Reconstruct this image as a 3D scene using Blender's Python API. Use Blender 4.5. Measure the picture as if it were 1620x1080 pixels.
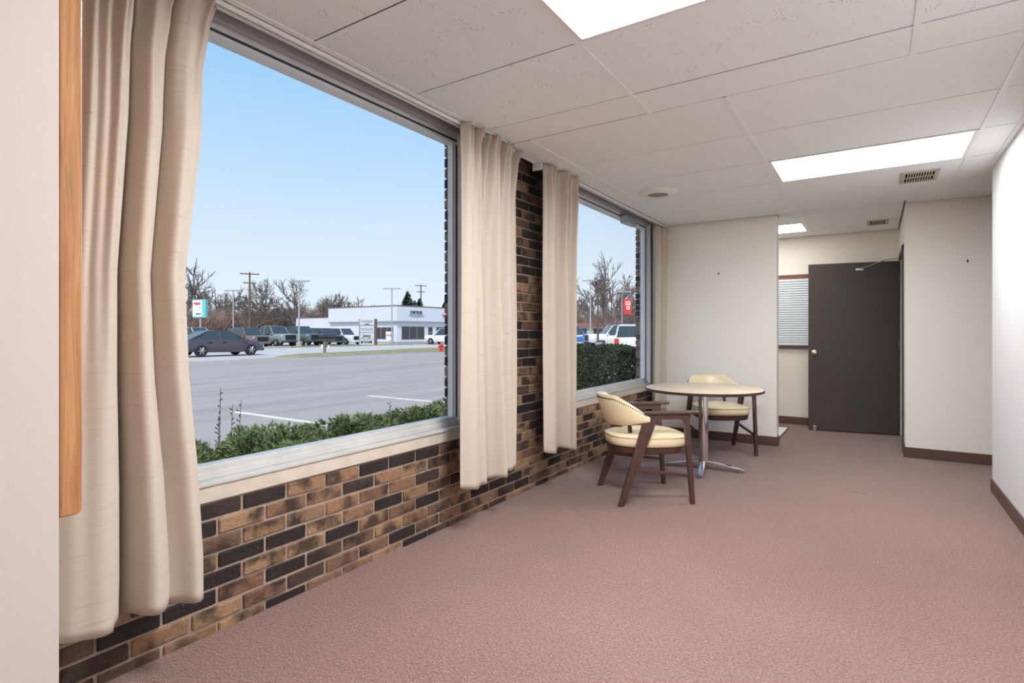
import bpy, bmesh, math, random
from mathutils import Vector, Matrix

for o in list(bpy.data.objects): bpy.data.objects.remove(o, do_unlink=True)
SC = bpy.context.scene
COL = SC.collection
R = math.radians
# ------------------------------------------------------------------ camera
# room axes: window wall is x = 0, the room lies at x > 0 and runs away along +y, floor z = 0
YAW = R(33.21); FPX = 876.4; EYE = Vector((2.212, 0.0, 1.203))
cd = bpy.data.cameras.new('camera'); cam = bpy.data.objects.new('camera', cd); COL.objects.link(cam)
cam.location = EYE; cam.rotation_euler = (R(90), 0, YAW)
cd.sensor_width = 36; cd.lens = FPX / 1620 * 36; cd.shift_y = -14.5 / 1620
cd.clip_start = .05; cd.clip_end = 600
SC.camera = cam
# ------------------------------------------------------------------ sky
w = bpy.data.worlds.new('sky'); SC.world = w; w.use_nodes = True
nt = w.node_tree; nt.nodes.clear()
wo = nt.nodes.new('ShaderNodeOutputWorld'); bg = nt.nodes.new('ShaderNodeBackground')
tc = nt.nodes.new('ShaderNodeTexCoord'); sx = nt.nodes.new('ShaderNodeSeparateXYZ'); cr = nt.nodes.new('ShaderNodeValToRGB')
nt.links.new(tc.outputs['Generated'], sx.inputs[0]); nt.links.new(sx.outputs['Z'], cr.inputs[0])
nt.links.new(cr.outputs[0], bg.inputs[0]); nt.links.new(bg.outputs[0], wo.inputs[0])
els = cr.color_ramp.elements
els[0].position = 0.0; els[0].color = (.80, .895, .97, 1)
els[1].position = 1.0; els[1].color = (.20, .46, .90, 1)
for p, c in ((.113, (.72, .85, .97, 1)), (.284, (.505, .725, .975, 1)), (.42, (.345, .62, .955, 1)), (.6, (.26, .53, .92, 1))):
    e = els.new(p); e.color = c
bg.inputs[1].default_value = 1.02
# ------------------------------------------------------------------ sun (high, behind the building, veiled)
sd = bpy.data.lights.new('sun', 'SUN'); sd.energy = 3.2; sd.angle = R(12); sd.color = (1, .93, .84)
so = bpy.data.objects.new('sun', sd); COL.objects.link(so); so.rotation_euler = (R(34), R(22), 0)
so.location = (10, -10, 30)
# ------------------------------------------------------------------ exposure
vs = SC.view_settings
vs.view_transform = 'Standard'; vs.look = 'None'; vs.gamma = 1.0; vs.exposure = 0.0; vs.use_curve_mapping = False
LAMP_MAIN, FILL_REAR, LAMP_FAR, LAMP_RECESS = 104.0, 30.0, 17.0, 9.0

# ================================================================== helpers
def tag(o, label=None, cat=None, group=None, kind=None):
    if label: o['label'] = label
    if cat: o['category'] = cat
    if group: o['group'] = group
    if kind: o['kind'] = kind
    return o
def link(name, me, parent=None, loc=(0, 0, 0), rz=0.0):
    o = bpy.data.objects.new(name, me); COL.objects.link(o)
    o.location = loc; o.rotation_euler = (0, 0, rz)
    if parent is not None: o.parent = parent
    return o
def empty(name, loc=(0, 0, 0), rz=0.0, label=None, cat=None, group=None, kind=None, parent=None):
    o = link(name, None, parent, loc, rz); o.empty_display_size = .1
    return tag(o, label, cat, group, kind)
def copy_tree(o, parent=None):
    c = o.copy(); COL.objects.link(c); c.parent = parent
    for ch in list(o.children): copy_tree(ch, c)
    return c
def srgb(r, g, b):
    f = lambda v: (v / 255 / 12.92) if v / 255 <= .04045 else ((v / 255 + .055) / 1.055) ** 2.4
    return (f(r), f(g), f(b), 1)

class MB:
    """collects boxes, tubes, prisms and lofts into one mesh"""
    def __init__(s): s.v = []; s.f = []; s.m = []
    def add(s, vs, fs, mi=0):
        n = len(s.v); s.v += [tuple(p) for p in vs]
        s.f += [tuple(i + n for i in f) for f in fs]; s.m += [mi] * len(fs); return s
    def box(s, x0, x1, y0, y1, z0, z1, mi=0, M=None):
        vs = [(x, y, z) for x in (x0, x1) for y in (y0, y1) for z in (z0, z1)]
        if M is not None: vs = [M @ Vector(p) for p in vs]
        return s.add(vs, [(0, 1, 3, 2), (4, 6, 7, 5), (0, 4, 5, 1), (2, 3, 7, 6), (0, 2, 6, 4), (1, 5, 7, 3)], mi)
    def cbox(s, x0, x1, y0, y1, z0, z1, c, mi=0):
        """box with chamfered edges"""
        vs = []; lim = ((x0, x1), (y0, y1), (z0, z1))
        for ix in (0, 1):
            for iy in (0, 1):
                for iz in (0, 1):
                    P = [lim[0][ix], lim[1][iy], lim[2][iz]]; sg = [1 if i == 0 else -1 for i in (ix, iy, iz)]
                    for k in range(3): vs.append(tuple(P[j] + (0 if j == k else sg[j] * c) for j in range(3)))
        bm = bmesh.new()
        for p in vs: bm.verts.new(p)
        r = bmesh.ops.convex_hull(bm, input=bm.verts[:])
        bmesh.ops.dissolve_limit(bm, angle_limit=.01, verts=bm.verts[:], edges=bm.edges[:])
        bm.verts.index_update()
        s.add([v.co[:] for v in bm.verts], [tuple(v.index for v in f.verts) for f in bm.faces], mi); bm.free(); return s
    def tube(s, p0, p1, r0, r1=None, n=6, mi=0, cap=True):
        r1 = r0 if r1 is None else r1
        p0 = Vector(p0); p1 = Vector(p1); d = p1 - p0
        if d.length < 1e-6: return s
        d.normalize(); a = d.orthogonal().normalized(); b = d.cross(a)
        vs = []
        for p, r in ((p0, r0), (p1, r1)):
            for i in range(n):
                t = 2 * math.pi * i / n; vs.append(p + (a * math.cos(t) + b * math.sin(t)) * r)
        fs = [(i, (i + 1) % n, n + (i + 1) % n, n + i) for i in range(n)]
        if cap: fs += [tuple(range(n - 1, -1, -1)), tuple(range(n, 2 * n))]
        return s.add(vs, fs, mi)
    def path(s, pts, r, n=8, mi=0, closed=False):
        pts = [Vector(p) for p in pts]; m = len(pts); rings = []
        up = None; vs = []
        for i, p in enumerate(pts):
            if closed: d = pts[(i + 1) % m] - pts[i - 1]
            else: d = pts[min(i + 1, m - 1)] - pts[max(i - 1, 0)]
            d.normalize()
            if up is None: up = d.orthogonal().normalized()
            a = (up - d * up.dot(d)).normalized(); up = a; b = d.cross(a)
            rr = r[i] if isinstance(r, (list, tuple)) else r
            vs += [p + (a * math.cos(2 * math.pi * k / n) + b * math.sin(2 * math.pi * k / n)) * rr for k in range(n)]
        fs = []
        for i in range(m if closed else m - 1):
            j = (i + 1) % m
            fs += [(i * n + k, i * n + (k + 1) % n, j * n + (k + 1) % n, j * n + k) for k in range(n)]
        if not closed: fs += [tuple(range(n - 1, -1, -1)), tuple((m - 1) * n + k for k in range(n))]
        return s.add(vs, fs, mi)
    def prism(s, poly, h0, h1, M=None, mi=0):
        """polygon in local xy extruded from h0 to h1 along local z"""
        n = len(poly); vs = [Vector((x, y, h0)) for x, y in poly] + [Vector((x, y, h1)) for x, y in poly]
        if M is not None: vs = [M @ p for p in vs]
        return s.add(vs, [tuple(range(n - 1, -1, -1)), tuple(range(n, 2 * n))] + [(i, (i + 1) % n, n + (i + 1) % n, n + i) for i in range(n)], mi)
    def lathe(s, prof, n=24, c=(0, 0, 0), mi=0, M=None):
        """(r, z) profile turned about the z axis"""
        vs = []; m = len(prof)
        for r, z in prof: vs += [Vector((r * math.cos(2 * math.pi * k / n), r * math.sin(2 * math.pi * k / n), z)) for k in range(n)]
        if M is not None: vs = [M @ p for p in vs]
        vs = [p + Vector(c) for p in vs]
        fs = [(i * n + k, i * n + (k + 1) % n, (i + 1) * n + (k + 1) % n, (i + 1) * n + k) for i in range(m - 1) for k in range(n)]
        fs += [tuple(range(n - 1, -1, -1)), tuple((m - 1) * n + k for k in range(n))]
        return s.add(vs, fs, mi)
    def loft(s, rings, cap=True, mi=0, closed=True):
        n = len(rings[0]); vs = [p for r in rings for p in r]; fs = []
        for i in range(len(rings) - 1):
            for k in range(n if closed else n - 1):
                fs.append((i * n + k, i * n + (k + 1) % n, (i + 1) * n + (k + 1) % n, (i + 1) * n + k))
        if cap and closed: fs += [tuple(range(n - 1, -1, -1)), tuple((len(rings) - 1) * n + k for k in range(n))]
        return s.add(vs, fs, mi)
    def mesh(s, name, mats, smooth=False):
        me = bpy.data.meshes.new(name); me.from_pydata(s.v, [], s.f)
        for m in (mats if isinstance(mats, (list, tuple)) else [mats]): me.materials.append(m)
        if any(s.m): me.polygons.foreach_set('material_index', s.m)
        bm = bmesh.new(); bm.from_mesh(me); bmesh.ops.recalc_face_normals(bm, faces=bm.faces); bm.to_mesh(me); bm.free()
        if smooth: me.polygons.foreach_set('use_smooth', [True] * len(me.polygons))
        me.update(); return me
    def raw(s, name, mat):
        me = bpy.data.meshes.new(name); me.from_pydata(s.v, [], s.f); me.materials.append(mat); me.update(); return me
    def build(s, name, mats, parent=None, loc=(0, 0, 0), rz=0.0, smooth=False, bevel=0, seg=2, sharp=40):
        o = link(name, s.mesh(name, mats, smooth), parent, loc, rz)
        if bevel:
            b = o.modifiers.new('bevel', 'BEVEL'); b.width = bevel; b.segments = seg; b.limit_method = 'ANGLE'; b.angle_limit = R(35)
        if smooth and sharp:
            for e_ in [0]: o.data.set_sharp_from_angle(angle=R(sharp))
        return o

# ------------------------------------------------------------------ materials
def new_mat(name):
    m = bpy.data.materials.new(name); m.use_nodes = True
    n = m.node_tree; b = n.nodes['Principled BSDF']; return m, n, b
def nd(n, t, **kw):
    x = n.nodes.new('ShaderNode' + t)
    for k, v in kw.items():
        if k.startswith('i_'): x.inputs[k[2:].replace('_', ' ')].default_value = v
        else: setattr(x, k, v)
    return x
def ramp(n, stops, src=None, const=False):
    r = n.nodes.new('ShaderNodeValToRGB'); e = r.color_ramp.elements
    if const: r.color_ramp.interpolation = 'CONSTANT'
    e[0].position, e[0].color = stops[0]; e[1].position, e[1].color = stops[-1]
    for p, c in stops[1:-1]: q = e.new(p); q.color = c
    if src is not None: n.links.new(src, r.inputs[0])
    return r
def plain(name, col, rough=.5, metal=0.0, spec=.5, noise=0.0, nscale=20, bump=0.0, bscale=60, coat=0.0):
    m, n, b = new_mat(name)
    b.inputs['Base Color'].default_value = col; b.inputs['Roughness'].default_value = rough
    b.inputs['Metallic'].default_value = metal; b.inputs['Specular IOR Level'].default_value = spec
    b.inputs['Coat Weight'].default_value = coat
    tcn = nd(n, 'TexCoord')
    if noise:
        t = nd(n, 'TexNoise', i_Scale=nscale, i_Detail=4.0); n.links.new(tcn.outputs['Object'], t.inputs['Vector'])
        lo = tuple(c * (1 - noise) for c in col[:3]) + (1,); hi = tuple(min(1, c * (1 + noise)) for c in col[:3]) + (1,)
        r = ramp(n, [(.3, lo), (.7, hi)], t.outputs['Fac']); n.links.new(r.outputs[0], b.inputs['Base Color'])
    if bump:
        t2 = nd(n, 'TexNoise', i_Scale=bscale, i_Detail=3.0); n.links.new(tcn.outputs['Object'], t2.inputs['Vector'])
        bp = nd(n, 'Bump', i_Strength=bump, i_Distance=.01); n.links.new(t2.outputs['Fac'], bp.inputs['Height'])
        n.links.new(bp.outputs[0], b.inputs['Normal'])
    return m
def wood(name, c0, c1, scale=(1, 1, 1), rough=.45, ns=6, coat=.1):
    m, n, b = new_mat(name); tcn = nd(n, 'TexCoord'); mp = nd(n, 'Mapping'); mp.inputs['Scale'].default_value = scale
    n.links.new(tcn.outputs['Object'], mp.inputs[0])
    t = nd(n, 'TexNoise', i_Scale=float(ns), i_Detail=8.0, i_Roughness=.65, i_Distortion=.6); n.links.new(mp.outputs[0], t.inputs['Vector'])
    r = ramp(n, [(.3, c0), (.68, c1)], t.outputs['Fac']); n.links.new(r.outputs[0], b.inputs['Base Color'])
    b.inputs['Roughness'].default_value = rough; b.inputs['Coat Weight'].default_value = coat
    bp = nd(n, 'Bump', i_Strength=.12, i_Distance=.003); n.links.new(t.outputs['Fac'], bp.inputs['Height']); n.links.new(bp.outputs[0], b.inputs['Normal'])
    return m
def emit(name, col, strength):
    m, n, b = new_mat(name)
    b.inputs['Base Color'].default_value = col; b.inputs['Emission Color'].default_value = col
    b.inputs['Emission Strength'].default_value = strength; b.inputs['Roughness'].default_value = .4
    return m
def glass_mat(name, tint=(1, 1, 1, 1), refl=.06):
    m = bpy.data.materials.new(name); m.use_nodes = True; n = m.node_tree; n.nodes.clear()
    out = nd(n, 'OutputMaterial'); mix = nd(n, 'MixShader'); tr = nd(n, 'BsdfTransparent'); gl = nd(n, 'BsdfGlossy')
    tr.inputs[0].default_value = tint; gl.inputs['Roughness'].default_value = .0
    lw = nd(n, 'LayerWeight', i_Blend=.5); pw = nd(n, 'Math', operation='POWER'); pw.inputs[1].default_value = 5.0
    n.links.new(lw.outputs['Facing'], pw.inputs[0])
    fr = nd(n, 'Math', operation='MULTIPLY_ADD'); fr.inputs[1].default_value = .32; fr.inputs[2].default_value = .0005; n.links.new(pw.outputs[0], fr.inputs[0])
    n.links.new(fr.outputs[0], mix.inputs[0]); n.links.new(tr.outputs[0], mix.inputs[1]); n.links.new(gl.outputs[0], mix.inputs[2])
    n.links.new(mix.outputs[0], out.inputs[0]); return m

M = {}
M['wall'] = plain('wall_paint', srgb(240, 235, 227), .75, noise=.012, nscale=1.5, bump=.05, bscale=220)
M['wall_cool'] = plain('wall_paint_white', srgb(232, 232, 231), .7, noise=.01, nscale=1.5, bump=.05, bscale=220)
M['wall_beige'] = plain('partition_paint', srgb(214, 204, 196), .75, noise=.012, nscale=1.5, bump=.03, bscale=220)
M['wall_green'] = plain('green_wall', srgb(60, 128, 108), .7)
M['frame_white'] = plain('white_frame', srgb(238, 240, 242), .35, noise=.02, nscale=6)
M['sill_white'] = plain('weathered_dimmed_sill', srgb(192, 190, 186), .5, noise=.10, nscale=7)  # weathering, plus a base darker than the frame to offset sky light
M['frame_grey'] = plain('grey_header', srgb(186, 184, 186), .5, noise=.06, nscale=5)
M['gasket'] = plain('dark_gasket', srgb(60, 70, 74), .6)
M['apron'] = plain('sill_stone', srgb(206, 194, 178), .55, noise=.10, nscale=9, bump=.05)
M['base'] = plain('vinyl_base', srgb(96, 70, 62), .45, noise=.05, nscale=4)
M['door'] = plain('door_paint', srgb(74, 67, 62), .5, noise=.04, nscale=3)
M['door_frame'] = plain('door_frame_paint', srgb(62, 66, 60), .45)
M['brass'] = plain('brushed_knob', srgb(205, 190, 165), .25, metal=1)
M['metal'] = plain('satin_metal', srgb(190, 190, 188), .3, metal=1)
M['chrome'] = plain('chrome', srgb(225, 225, 228), .08, metal=1)
M['oak'] = wood('oak', srgb(150, 96, 54), srgb(206, 152, 98), (26, 26, 1.2), .5, 3)
M['darkwood'] = wood('dark_walnut', srgb(58, 36, 32), srgb(92, 62, 54), (10, 10, 2), .38, 5, .25)
M['header_wood'] = wood('brown_header', srgb(100, 62, 50), srgb(128, 84, 68), (2, 10, 10), .5, 5)
M['table'] = wood('table_laminate', srgb(196, 162, 128), srgb(238, 222, 200), (1.6, 22, 4), .38, 4, .1)
M['edge'] = plain('dark_table_edge', srgb(62, 46, 40), .45)
M['vinyl'] = plain('cream_vinyl', srgb(238, 221, 182), .36, noise=.03, nscale=7, bump=.04, bscale=150, coat=.15)
M['piping'] = plain('vinyl_piping', srgb(214, 190, 140), .4)
M['nail'] = plain('dark_nailhead', srgb(48, 36, 32), .35, metal=.6)
M['black'] = plain('black_plastic', srgb(28, 28, 30), .5)
M['dark'] = plain('dark_void', srgb(22, 22, 22), .95, spec=0)
M['tee'] = plain('ceiling_tee', srgb(242, 245, 244), .5)
M['white_metal'] = plain('white_enamel', srgb(236, 235, 231), .4)
M['vent'] = plain('vent_metal', srgb(188, 180, 166), .45)
M['lens_on'] = emit('lit_lens', (.965, .985, 1, 1), LAMP_MAIN); M['lens_rear_fill'] = emit('rear_fill_lens', (.965, .985, 1, 1), FILL_REAR); M['lens_recess'] = emit('lit_recess_lens', (1, .97, .92, 1), LAMP_RECESS)  # rear lens: unseen fill light added to brighten the room
M['lens_far'] = emit('dim_lens', (.965, .985, 1, 1), LAMP_FAR)
M['glass'] = glass_mat('window_glass')
M['blind'] = plain('blind_slat', srgb(226, 230, 232), .4)
M['blind_back'] = emit('glowing_pane', srgb(205, 216, 224), .35)  # pane glows by itself, standing in for light behind the blind
M['plastic'] = plain('cloudy_plastic', srgb(170, 178, 186), .2)

def carpet():
    m, n, b = new_mat('carpet'); tcn = nd(n, 'TexCoord')
    t = nd(n, 'TexNoise', i_Scale=105.0, i_Detail=5.0, i_Roughness=.7); n.links.new(tcn.outputs['Object'], t.inputs['Vector'])
    r = ramp(n, [(.30, srgb(100, 70, 64)), (.5, srgb(139, 106, 98)), (.72, srgb(180, 148, 138))], t.outputs['Fac'])
    t2 = nd(n, 'TexNoise', i_Scale=1.1, i_Detail=3.0); n.links.new(tcn.outputs['Object'], t2.inputs['Vector'])
    r2 = ramp(n, [(.3, (.86, .85, .84, 1)), (.7, (1.0, 1.0, 1.0, 1))], t2.outputs['Fac'])
    mx = nd(n, 'Mix', data_type='RGBA', blend_type='MULTIPLY'); mx.inputs[0].default_value = 1
    n.links.new(r.outputs[0], mx.inputs[6]); n.links.new(r2.outputs[0], mx.inputs[7])
    # dark scuff stain on the pile
    mpn = nd(n, 'Mapping'); mpn.inputs['Location'].default_value = (-2.077 * 5, -4.90 * 26, 0); mpn.inputs['Scale'].default_value = (5, 26, 5); n.links.new(tcn.outputs['Object'], mpn.inputs[0])
    t3 = nd(n, 'TexNoise', i_Scale=9.0, i_Detail=3.0); n.links.new(tcn.outputs['Object'], t3.inputs['Vector'])
    ln = nd(n, 'VectorMath', operation='LENGTH'); n.links.new(mpn.outputs[0], ln.inputs[0])
    ad = nd(n, 'Math', operation='ADD'); n.links.new(ln.outputs['Value'], ad.inputs[0]); n.links.new(t3.outputs['Fac'], ad.inputs[1])
    r3b = ramp(n, [(.7, (.5, .5, .5, 1)), (1.0, (0, 0, 0, 1))], ad.outputs[0])
    mx2 = nd(n, 'Mix', data_type='RGBA'); n.links.new(r3b.outputs[0], mx2.inputs[0]); n.links.new(mx.outputs[2], mx2.inputs[6]); mx2.inputs[7].default_value = srgb(84, 56, 52)
    n.links.new(mx2.outputs[2], b.inputs['Base Color'])
    b.inputs['Roughness'].default_value = .9; b.inputs['Specular IOR Level'].default_value = .15; b.inputs['Sheen Weight'].default_value = .25; b.inputs['Sheen Roughness'].default_value = .5
    t4 = nd(n, 'TexVoronoi', i_Scale=130.0); n.links.new(tcn.outputs['Object'], t4.inputs['Vector'])
    bp = nd(n, 'Bump', i_Strength=.75, i_Distance=.006); n.links.new(t4.outputs['Distance'], bp.inputs['Height']); n.links.new(bp.outputs[0], b.inputs['Normal'])
    return m
M['carpet'] = carpet()

def tile_mat(name, pits):
    m, n, b = new_mat(name); tcn = nd(n, 'TexCoord')
    b.inputs['Roughness'].default_value = .9; b.inputs['Specular IOR Level'].default_value = .1
    base = srgb(243, 247, 246)
    if pits:
        t = nd(n, 'TexVoronoi', i_Scale=70.0, i_Randomness=1.0); n.links.new(tcn.outputs['Object'], t.inputs['Vector'])
        t2 = nd(n, 'TexNoise', i_Scale=9.0, i_Detail=3.0); n.links.new(tcn.outputs['Object'], t2.inputs['Vector'])
        mul = nd(n, 'Math', operation='SUBTRACT'); n.links.new(t.outputs['Distance'], mul.inputs[0])
        sc = nd(n, 'Math', operation='MULTIPLY_ADD'); sc.inputs[1].default_value = .75; sc.inputs[2].default_value = -.34; n.links.new(t2.outputs['Fac'], sc.inputs[0])
        n.links.new(sc.outputs[0], mul.inputs[1])
        r = ramp(n, [(.04, srgb(176, 172, 165)), (.10, base)], mul.outputs[0]); n.links.new(r.outputs[0], b.inputs['Base Color'])
        bp = nd(n, 'Bump', i_Strength=.25, i_Distance=.002); n.links.new(r.outputs[0], bp.inputs['Height']); n.links.new(bp.outputs[0], b.inputs['Normal'])
    else:
        t = nd(n, 'TexNoise', i_Scale=40.0, i_Detail=4.0); n.links.new(tcn.outputs['Object'], t.inputs['Vector'])
        r = ramp(n, [(.3, srgb(241, 245, 244)), (.7, srgb(245, 248, 247))], t.outputs['Fac']); n.links.new(r.outputs[0], b.inputs['Base Color'])
    return m
M['tile_pit'] = tile_mat('fissured_tile', True); M['tile'] = tile_mat('smooth_tile', False)

def curtain_mat():
    m, n, b = new_mat('slub_linen'); tcn = nd(n, 'TexCoord')
    mp = nd(n, 'Mapping'); mp.inputs['Scale'].default_value = (7, 7, 170); n.links.new(tcn.outputs['Object'], mp.inputs[0])
    t = nd(n, 'TexNoise', i_Scale=1.0, i_Detail=3.0); n.links.new(mp.outputs[0], t.inputs['Vector'])
    r = ramp(n, [(.22, srgb(176, 160, 144)), (.36, srgb(195, 181, 166)), (.8, srgb(200, 187, 173))], t.outputs['Fac'])
    n.links.new(r.outputs[0], b.inputs['Base Color']); b.inputs['Roughness'].default_value = .8; b.inputs['Specular IOR Level'].default_value = .15
    b.inputs['Sheen Weight'].default_value = .15
    return m
M['curtain'] = curtain_mat()

def brick_mat():
    m, n, b = new_mat('flashed_brick'); tcn = nd(n, 'TexCoord'); oi = nd(n, 'ObjectInfo'); ge = nd(n, 'NewGeometry')
    ad = nd(n, 'Math', operation='ADD'); n.links.new(oi.outputs['Random'], ad.inputs[0]); n.links.new(ge.outputs['Random Per Island'], ad.inputs[1])
    fr = nd(n, 'Math', operation='FRACT'); n.links.new(ad.outputs[0], fr.inputs[0])
    base = ramp(n, [(0, srgb(46, 41, 41)), (.22, srgb(56, 48, 46)), (.36, srgb(98, 76, 66)), (.5, srgb(132, 100, 80)), (.66, srgb(158, 122, 94)), (.87, srgb(180, 146, 112)), (1, srgb(108, 82, 70))], fr.outputs[0])
    # scorched patches
    wn = nd(n, 'TexWhiteNoise', noise_dimensions='1D'); n.links.new(fr.outputs[0], wn.inputs['W'])
    off = nd(n, 'VectorMath', operation='MULTIPLY_ADD'); off.inputs[1].default_value = (9, 9, 9); n.links.new(wn.outputs['Color'], off.inputs[0]); n.links.new(tcn.outputs['Object'], off.inputs[2])
    t = nd(n, 'TexNoise', i_Scale=8.0, i_Detail=3.0, i_Roughness=.5); n.links.new(off.outputs[0], t.inputs['Vector'])
    sc = ramp(n, [(.47, (0, 0, 0, 1)), (.62, (.85, .85, .85, 1))], t.outputs['Fac'])
    mx = nd(n, 'Mix', data_type='RGBA'); n.links.new(sc.outputs[0], mx.inputs[0]); n.links.new(base.outputs[0], mx.inputs[6]); mx.inputs[7].default_value = srgb(46, 38, 36)
    t2 = nd(n, 'TexNoise', i_Scale=60.0, i_Detail=5.0, i_Roughness=.7); n.links.new(off.outputs[0], t2.inputs['Vector'])
    gr = ramp(n, [(.25, (.62, .60, .58, 1)), (.6, (1, 1, 1, 1)), (.8, (1.12, 1.1, 1.05, 1))], t2.outputs['Fac'])
    mm = nd(n, 'Mix', data_type='RGBA', blend_type='MULTIPLY'); mm.inputs[0].default_value = .9; n.links.new(mx.outputs[2], mm.inputs[6]); n.links.new(gr.outputs[0], mm.inputs[7])
    # little mortar crumbs
    t3 = nd(n, 'TexNoise', i_Scale=110.0, i_Detail=2.0); n.links.new(off.outputs[0], t3.inputs['Vector'])
    cr_ = ramp(n, [(.735, (0, 0, 0, 1)), (.76, (.8, .8, .8, 1))], t3.outputs['Fac'])
    m3 = nd(n, 'Mix', data_type='RGBA'); n.links.new(cr_.outputs[0], m3.inputs[0]); n.links.new(mm.outputs[2], m3.inputs[6]); m3.inputs[7].default_value = srgb(205, 180, 150)
    n.links.new(m3.outputs[2], b.inputs['Base Color']); b.inputs['Roughness'].default_value = .62; b.inputs['Specular IOR Level'].default_value = .35
    bp = nd(n, 'Bump', i_Strength=1.0, i_Distance=.009); n.links.new(t2.outputs['Fac'], bp.inputs['Height']); n.links.new(bp.outputs[0], b.inputs['Normal'])
    return m
M['brick'] = brick_mat()
M['mortar'] = plain('mortar', srgb(166, 146, 130), .9, noise=.12, nscale=30, bump=.4, bscale=120)

# outside
M['asphalt'] = plain('asphalt', srgb(172, 163, 157), .85, noise=.10, nscale=.5, bump=.2, bscale=40)
_m, _n, _b = new_mat('asphalt_worn'); _t = nd(_n, 'TexCoord'); _mp = nd(_n, 'Mapping'); _mp.inputs['Scale'].default_value = (1.2, .12, 1); _n.links.new(_t.outputs['Object'], _mp.inputs[0])
_no = nd(_n, 'TexNoise', i_Scale=1.3, i_Detail=6.0, i_Roughness=.6); _n.links.new(_mp.outputs[0], _no.inputs['Vector'])
_r = ramp(_n, [(.32, srgb(158, 147, 139)), (.5, srgb(174, 162, 153)), (.7, srgb(181, 169, 160))], _no.outputs['Fac']); _n.links.new(_r.outputs[0], _b.inputs['Base Color']); _b.inputs['Roughness'].default_value = .85
M['asphalt'] = _m
M['road'] = plain('concrete_road', srgb(200, 192, 184), .9, noise=.05, nscale=.4)
M['stripe'] = plain('stripe_paint', srgb(238, 232, 212), .7, noise=.1, nscale=8)
M['grass'] = plain('winter_grass', srgb(150, 144, 98), .95, noise=.22, nscale=3)
M['mulch'] = plain('mulch', srgb(96, 80, 64), .95, noise=.3, nscale=30, bump=.4)
M['kerb'] = plain('kerb_concrete', srgb(178, 170, 160), .9, noise=.08, nscale=3)
M['juniper'] = plain('juniper_green', srgb(108, 124, 84), .85, spec=.15, noise=.45, nscale=7)
M['hedge'] = plain('hedge_green', srgb(62, 76, 52), .9, spec=.1, noise=.4, nscale=9)
M['twig'] = plain('dry_twig', srgb(92, 78, 68), .9)
M['bark'] = plain('grey_bark', srgb(122, 110, 104), .9, noise=.2, nscale=4)
M['bark_red'] = plain('reddish_twigs', srgb(158, 134, 124), .9)
M['straw'] = plain('dry_grass', srgb(186, 172, 138), .9, noise=.15, nscale=8)
M['conifer'] = plain('conifer_green', srgb(96, 112, 92), .8, noise=.3, nscale=3)
M['white_clad'] = plain('white_cladding', srgb(222, 224, 232), .6, noise=.015, nscale=.6)
M['clad_trim'] = plain('grey_trim', srgb(150, 150, 156), .6)
M['cap'] = plain('brown_coping', srgb(120, 98, 90), .7)
M['shopglass'] = plain('dark_shop_glass', srgb(66, 64, 66), .12)
M['pole_grey'] = plain('galvanised_pole', srgb(172, 172, 174), .5)
M['pole_brown'] = plain('bronze_pole', srgb(84, 74, 68), .5)
M['pole_wood'] = plain('utility_pole_wood', srgb(110, 92, 80), .9)
M['post_wood'] = plain('weathered_post', srgb(128, 118, 104), .9)
M['red'] = plain('hydrant_red', srgb(206, 52, 44), .45)
M['sign_red'] = plain('sign_red', srgb(222, 66, 58), .5)
M['sign_white'] = plain('sign_white', srgb(240, 242, 244), .5)
M['teal'] = plain('sign_teal', srgb(120, 206, 204), .5)
M['letter_black'] = plain('black_letters', srgb(34, 36, 40), .5)
M['letter_silver'] = plain('silver_emblem', srgb(176, 182, 192), .3, metal=.6)
M['sign_grey'] = plain('pylon_grey', srgb(206, 210, 214), .45)
M['pylon_blue'] = plain('pylon_letters', srgb(98, 128, 146), .5)
M['tyre'] = plain('tyre', srgb(40, 40, 42), .8)
M['rim'] = plain('alloy_rim', srgb(196, 196, 200), .3, metal=.7)
M['carglass'] = plain('car_glass', srgb(66, 76, 82), .1, spec=.5)
M['lamp_clear'] = plain('headlamp', srgb(232, 236, 240), .15)
M['lamp_red'] = plain('tail_lamp', srgb(196, 64, 48), .25)
M['roof_red'] = plain('reddish_roof', srgb(150, 104, 92), .85, noise=.1)
M['roof_grey'] = plain('grey_roof', srgb(150, 140, 136), .85, noise=.1)
M['house'] = plain('house_siding', srgb(206, 200, 196), .8)
def paint(name, r, g, b): return plain(name, srgb(r, g, b), .3, coat=.4)

# ================================================================== the room shell
CEIL = 2.44
# floor
tag(MB().box(-.0, 4.4, -3.0, 8.2, -.1, 0).build('floor', M['carpet']), kind='structure')
# window wall: mortar core with two window openings
W1 = (.80, 2.85); W2 = (4.05, 6.385); SILL = .53; HEAD = 2.475
core = MB()
core.box(-.18, -.006, -3.0, 8.2, -.4, SILL)
core.box(-.18, -.006, -3.0, W1[0], SILL, 2.75); core.box(-.18, -.006, W1[1], W2[0], SILL, 2.75); core.box(-.18, -.006, W2[1], 8.2, SILL, 2.75)
core.box(-.18, -.006, W1[0], W1[1], HEAD, 2.75); core.box(-.18, -.006, W2[0], W2[1], HEAD, 2.75)
wall_left = tag(core.build('wall_left', M['mortar']), kind='structure')

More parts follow.
